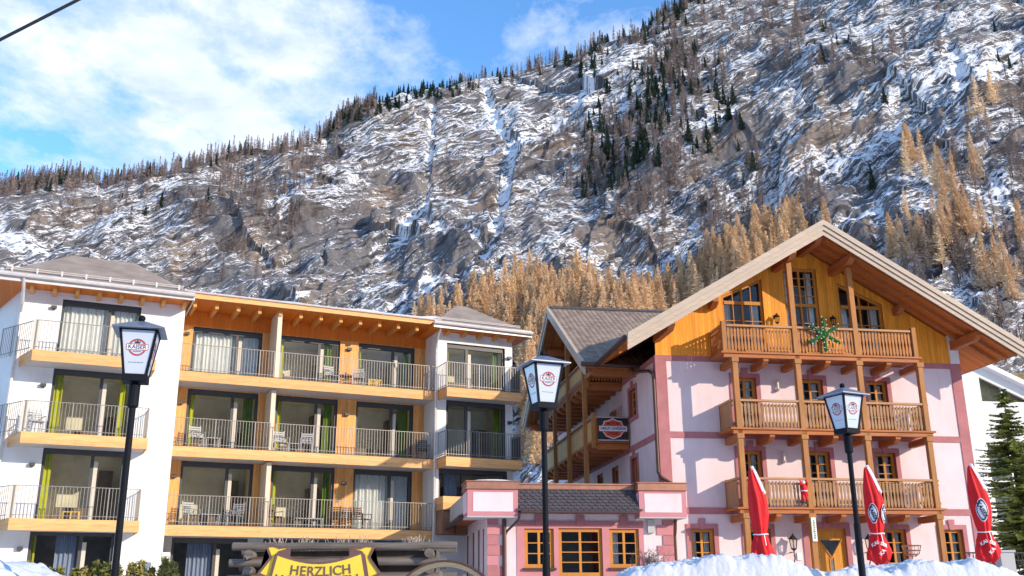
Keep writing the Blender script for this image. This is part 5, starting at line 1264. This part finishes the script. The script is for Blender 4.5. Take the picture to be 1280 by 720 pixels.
# ------------------------------------------------------------------ spruces
def spruce(x,y,z,h,label,sd):
    g=random.Random(sd); o=empty('spruce_tree',(x,y,z),0,label,'tree')
    m=MB(); m.tube([(0,0,-.3),(0,0,h*.5),(0,0,h)],.14,8,.015); m.build('trunk','bark',o)
    tv=[]; ti=[]
    nl=46
    for i in range(nl):
        t_=i/(nl-1); zc_=.5+(h-.6)*min(1,max(0,t_+g.uniform(-.02,.02))); R_=(1-t_)**.8*h*.33+.10
        for k in range(g.choice((9,12,14)) if t_<.85 else 6):
            a=g.random()*6.28; L_=R_*g.uniform(.5,1.2); d=Vector((math.cos(a),math.sin(a),0)); side=Vector((-d.y,d.x,0)); tn=g.uniform(-.6,.6); jz=g.uniform(-.14,.14)
            ns=int(8+L_*14)
            for s in range(ns):
                u=(s+g.random())/ns; p=Vector((0,0,zc_+jz))+d*L_*u+Vector((0,0,-.28*L_*u+.25*L_*u*u))
                for sg in (-1,1):
                    ln=.24*(1-.55*u)*g.uniform(.7,1.3); q_=(d*.6+side*sg*.8+Vector((0,0,g.uniform(-.5,.25)))).normalized()*ln
                    w_=Vector((g.gauss(0,1),g.gauss(0,1),g.gauss(0,1))).cross(q_).normalized()*.036
                    tv+=[p-w_,p+w_,p+q_]; ti+=[tn]*3
                w2=side*.012; tv+=[p-w2,p+w2,p+d*L_/ns*1.6]; ti+=[tn-.3]*3
    me=tri_mesh('crown',np.array([tuple(v) for v in tv]),['spruce_needles'],tint=np.array(ti)); c=bpy.data.objects.new('crown',me); C.objects.link(c); c.parent=o
    return o
spruce(20.85,42,2,8.0,'green spruce standing beside the pink chalet before the white building',1)
spruce(23.1,44,2,7.3,'second spruce half outside the view, right of the taller one',2)
spruce(18.9,46,2,5.2,'short spruce in the shade close to the chalet corner',6)
# ------------------------------------------------------------------ neighbouring white building
NB=empty('neighbouring_house',(28,60,2),R(9),'white house with sloping roof and slanted gable window behind the spruce','building')
m=MB(); rt_=lambda x:13.35-.46*x
colwall(-7,9,-1,lambda x:min(rt_(x),15.5),0,[(.55,8,10.95,12.4,9.2+.01) if False else (.5,3.6,10.9,12.45,11.02),(.35,3.4,1.5,8.4,8.4),(3.8,7.5,1.5,8.4,8.4)],mb=m,breaks=(-4.6,)); m.build('wall','white',NB)
m=MB(); m.prism([(-5.2,-.5,15.74),(9.5,-.5,rt_(9.5)+.0),(9.5,-.5,rt_(9.5)+.3),(-5.2,-.5,16.04)],(0,12,0)); m.build('roof','whitep',NB)
m=MB(); m.quad((.5,.15,10.9),(3.6,.15,10.9),(3.6,.15,11.02),(.5,.15,12.45)); m.build('gable_pane','glass',NB); m=MB(); m.box(1.9,1.98,.05,.2,10.9,11.8); m.box(.5,3.6,.05,.14,10.86,10.93); m.build('gable_window_frame','whitep',NB)
MAT['olive']=plain('olive_room',(.62,.50,.28),.9,var=.2)
box_in(.3,3.9,.25,.6,10.5,12.8).build('room','olive',NB); box_in(.1,7.8,.3,1.0,1.2,8.7).build('room','interior',NB)
for a,b in ((.35,3.4),(3.8,7.5)):
    m=MB(); m.box(a,a+.12,.1,.2,1.5,8.4); m.box(b-.12,b,.1,.2,1.5,8.4); m.box((a+b)/2-.05,(a+b)/2+.05,.1,.2,1.5,8.4)
    for z in (1.5,3.8,6.1,8.3): m.box(a,b,.09,.21,z,z+.1)
    o=m.build('window','whitep',NB); m=MB(); m.quad((a,.16,1.5),(b,.16,1.5),(b,.16,8.4),(a,.16,8.4)); m.build('pane','glass',o)
# ------------------------------------------------------------------ fence, pillar and fire basket
FE=empty('iron_fence',(15.0,34,2),R(6),'black wrought iron fence with curled panels below the spruce','fence')
m=MB(); m.box(-.2,6,-.02,.02,.95,1.0); m.box(-.2,6,-.02,.02,.12,.16); m.box(-.2,6,-.02,.02,.72,.75)
m.build('fence_rail','iron',FE)
for i in range(44): m=MB(); m.box(-.2+.14*i,-.18+.14*i,-.012,.012,0,1.0); m.build('fence_bar','iron',FE)
m=MB()
for i in range(20): m.tube([(-.05+.3*i+.11*math.cos(a*.6),0,.84+.09*math.sin(a*.6)) for a in range(11)],.010,4)
m.build('scroll_ornament','iron',FE)
m=MB(); m.box(0,.45,0,.45,0,1.05); m.box(-.04,.49,-.04,.49,1.05,1.12); PLR=m.build('concrete_pillar','greywall',None,bevel=.01); PLR.location=(15.6,33.2,1.9); tag(PLR,'square grey concrete pillar at the end of the iron fence','pillar')
FB=empty('fire_basket',(12.7,33,1.95),0,'rusty wire fire basket on a thin stand before the last ground floor window','fire basket')
m=MB()
for k in range(3): rr=(.20,.27,.30)[k]; zz=(.95,1.07,1.22)[k]; m.tube([(rr*math.cos(a*.3927),rr*math.sin(a*.3927),zz) for a in range(17)],.012,5)
for k in range(12): a=k*math.pi/6; m.tube([(.10*math.cos(a),.10*math.sin(a),.88),(.22*math.cos(a),.22*math.sin(a),.97),(.30*math.cos(a),.30*math.sin(a),1.22)],.009,4)
m.build('wire_bowl','rustpanel',FB); m=MB(); m.tube([(0,0,0),(0,0,.9)],.018,6); m.lathe([(.16,0),(.16,.02),(.02,.03)],10); m.build('stand','rustpanel',FB)
# ------------------------------------------------------------------ things on the balconies
Km=Matrix.Translation((5.56256,38,0))@Matrix.Rotation(R(9),4,'Z'); Lm=Matrix.Translation((-16.41346,37,0))@Matrix.Rotation(R(25),4,'Z')
ST=empty('garland_star',Km@Vector((6.34,-1.52,11.33)),R(9),'six-armed fir garland star with white lights on the top balcony rail','decoration')
treemat('garland',(.015,.10,.025),(.06,.28,.06))
tv=[]; g=np.random.default_rng(3); m=MB(); bulbs=MB()
for k in range(6):
    a=math.pi/2+k*math.pi/3; d=np.array([math.cos(a)*1.0,0,math.sin(a)*.95]); m.tube([(0,0,0),tuple(d*.70)],.06,6)
    for i in range(260):
        p=d*(g.random()*.72)+g.normal(0,.022,3); q_=g.normal(0,1,3); q_/=np.linalg.norm(q_); s=np.cross(q_,g.normal(0,1,3)); s/=np.linalg.norm(s); tv+=[p-s*.018,p+s*.018,p+q_*.07]
    for i in range(6): u=.15+.11*i; s_=1 if i%2 else -1; bulbs=MB(); bulbs.sphere((d[0]*u-s_*d[2]*.09,-.11,d[2]*u+s_*d[0]*.09),.024,7,5); bulbs.build('light_bulb','whitep',ST)
m.build('star_frame','garland',ST); c=bpy.data.objects.new('fir_garland',tri_mesh('fir_garland',np.array(tv),['garland'])); C.objects.link(c); c.parent=ST

# small cloth figure climbing the lowest rail
FG=empty('cloth_figure',Km@Vector((4.93,-1.50,4.92)),R(9),'small stuffed red and white cloth figure hanging on the lowest balcony rail','decoration')
m=MB(); m.lathe([(.03,.28),(.11,.32),(.13,.45),(.10,.62),(.05,.68)],12,(0,0,0)); m.build('jacket','redcloth',FG,smooth=True)
for s in (-1,1):
    m=MB(); m.tube([(s*.05,0,.32),(s*.07,-.02,.16),(s*.06,0,.04)],.05,8,.04); m.build('trouser_leg','redcloth',FG,smooth=True)
    m=MB(); m.tube([(s*.10,0,.58),(s*.15,-.05,.68),(s*.10,.02,.84)],.035,8,.03); m.build('sleeve','redcloth',FG,smooth=True)
    m=MB(); m.box(s*.06-.04,s*.06+.04,-.08,.04,-.03,.03); m.build('boot','black',FG)
m=MB(); m.sphere((0,0,.74),.075,10,8); m.build('head','whitep',FG,smooth=True); m=MB(); m.lathe([(.12,.40),(.135,.43),(.12,.46)],12); m.build('white_trim','whitep',FG)
PB=empty('post_board',Km@Vector((5.2,-1.46,3.55)),R(9),'narrow upright board with green decoration hanging on the balcony post by the door','sign')
m=MB(); m.box(-.09,.09,-.02,.02,0,.85); m.build('board','whitep',PB); m=MB()
for i in range(9): m.box(-.04+.01*(i%3),.03+.01*(i%2),-.026,-.021,.1+.075*i,.15+.075*i)
m.build('green_marks','greencurtain',PB)
def chair(lx,ly,lz,rot,label,mat='chairwhite',parts=True,kind='slat'):
    o=empty('balcony_chair',Lm@Vector((lx,ly,lz+.022)),R(25)+rot,label,'chair')
    m=MB(); 
    for i in range(6): m.box(-.24,.24,-.22+.08*i,-.16+.08*i,.42,.44)
    m.box(-.24,-.21,-.22,.24,.40,.42);m.box(.21,.24,-.22,.24,.40,.42); m.build('seat',mat,o)
    m=MB()
    for i in range(5): z=.52+.085*i; m.box(-.24,.24,.24+.02*i,.26+.02*i,z,z+.055)
    m.bar((-.23,.24,.42),(-.23,.36,.96),.03,.03);m.bar((.23,.24,.42),(.23,.36,.96),.03,.03); m.build('backrest',mat,o)
    for sx2 in (-1,1):
        for y in (-.2,.24): m=MB(); m.bar((sx2*.22,y,0),(sx2*.22,y,.42),.03,.03); m.build('leg',mat,o)
        m=MB(); m.box(sx2*.25-.02,sx2*.25+.02,-.24,.28,.62,.645); m.bar((sx2*.25,-.22,.42),(sx2*.25,-.22,.62),.025,.025); m.build('armrest',mat,o)
    return o
def table(lx,ly,lz,label,w_=.3,h=.5,mat='chairwhite'):
    o=empty('side_table',Lm@Vector((lx,ly,lz+.022)),R(25),label,'table')
    m=MB(); m.box(-w_,w_,-w_,w_,h-.03,h); m.build('tabletop',mat,o)
    for a in (-1,1):
        for b in (-1,1): m=MB(); m.bar((a*(w_-.04),b*(w_-.04),0),(a*(w_-.04),b*(w_-.04),h-.03),.03,.03); m.build('leg',mat,o)
    return o
MAT['greyplastic']=plain('grey_plastic',(.35,.35,.36),.6,var=.05); MAT['darkwood']=plain('dark_wood',(.10,.05,.03),.6,var=.2)
MAT['tan']=plain('tan_wood',(.50,.28,.13),.6,var=.15)
MAT['crate']=plain('yellow_crate',(.70,.45,.06),.6,var=.1)
chair(9.95,.75,S3,R(15),'white slatted chair in the pair on the top balcony, next to the centre window'); table(10.55,.8,S3,'small tan table between the two white chairs on the top balcony',.28,.5,'tan'); chair(11.1,.75,S3,R(-15),'white slatted chair of the top balcony pair, beside the yellow crate')
m=MB(); m.box(-.3,.3,-.15,.15,0,.04)
for i in range(7): m.box(-.3+.09*i,-.25+.09*i,-.16,-.15,0,.36)
m.box(-.3,.3,-.17,-.16,.3,.36); m.box(-.3,.3,.14,.16,0,.34); m.box(-.31,-.30,-.15,.15,0,.34); m.box(.30,.31,-.15,.15,0,.34); CR=m.build('slatted_crate','crate',None); CR.matrix_world=Lm@Matrix.Translation((11.75,.5,S3+.022)); tag(CR,'yellow slatted crate on the top balcony floor beside a white chair','crate')
chair(4.6,.7,S2,R(10),'white slatted chair alone with a low table on the middle balcony, first bay'); table(5.2,.75,S2,'low white table beside the single chair on the middle balcony',.28,.45)
chair(7.95,.7,S2,R(10),'white slatted chair beside the dividing fin on the middle balcony'); table(8.45,.8,S2,'low white table between the two chairs of the middle balcony',.25,.42); chair(9.0,.7,S2,R(-15),'white slatted chair on the middle balcony before the second window past the fin')
chair(4.65,.75,S1,R(20),'white chair on the lowest hotel balcony before the first window'); table(5.35,.8,S1,'long white table on the lowest hotel balcony between two seats',.36,.45)
chair(6.3,.7,S1,R(-35),'grey reclined lounge chair on the lowest hotel balcony before the dividing fin','greyplastic')
chair(7.85,.7,S1,R(30),'dark brown bistro chair just past the fin on the lowest hotel balcony','darkwood')
for i in range(3): chair(10.3+.62*i,.75,S1,R(-20+25*i),('dark wooden chair by the open stretch of wall on the lowest balcony','middle one of three dark wooden chairs on the lowest balcony','dark wooden chair before the white curtained window on the lowest balcony')[i],'darkwood')
table(9.2,.85,S1,'low pale lounge table with snow on top, lowest balcony centre',.55,.38)
chair(14.05,.6,S2,R(-10),'dark grey stacking chair by the tower wall on the middle balcony','anthracite')
o=empty('stool',Lm@Vector((0,0,0)),0) if False else None
chair(-1.2,-.95,S2,R(15),'white chair in the corner of the middle balcony of the corner block'); 
m=MB(); m.box(-.3,.3,-.12,.12,.24,.28); m.box(-.3,-.24,-.12,.12,0,.24); m.box(.24,.3,-.12,.12,0,.24); m.box(-.03,.03,-.12,.12,0,.24); CR=m.build('wooden_bench','crate',None); CR.matrix_world=Lm@Matrix.Translation((.3,-1.1,S1+.022)); tag(CR,'little yellow wooden bench on the lowest balcony of the corner block','bench')
# ------------------------------------------------------------------ overhead cable
m=MB(); a,b=Vector((-8.70,15,10.78)),Vector((-7.47,15,11.552)); d=(b-a).normalized(); pts=[a+d*t_+Vector((0,0,.0012*(t_-1)**2)) for t_ in np.linspace(-14,26,40)]; m.tube(pts,.028,8); tag(m.build('overhead_cable','black',None),'thick black overhead cable crossing the sky corner','cable')
print('all ok')
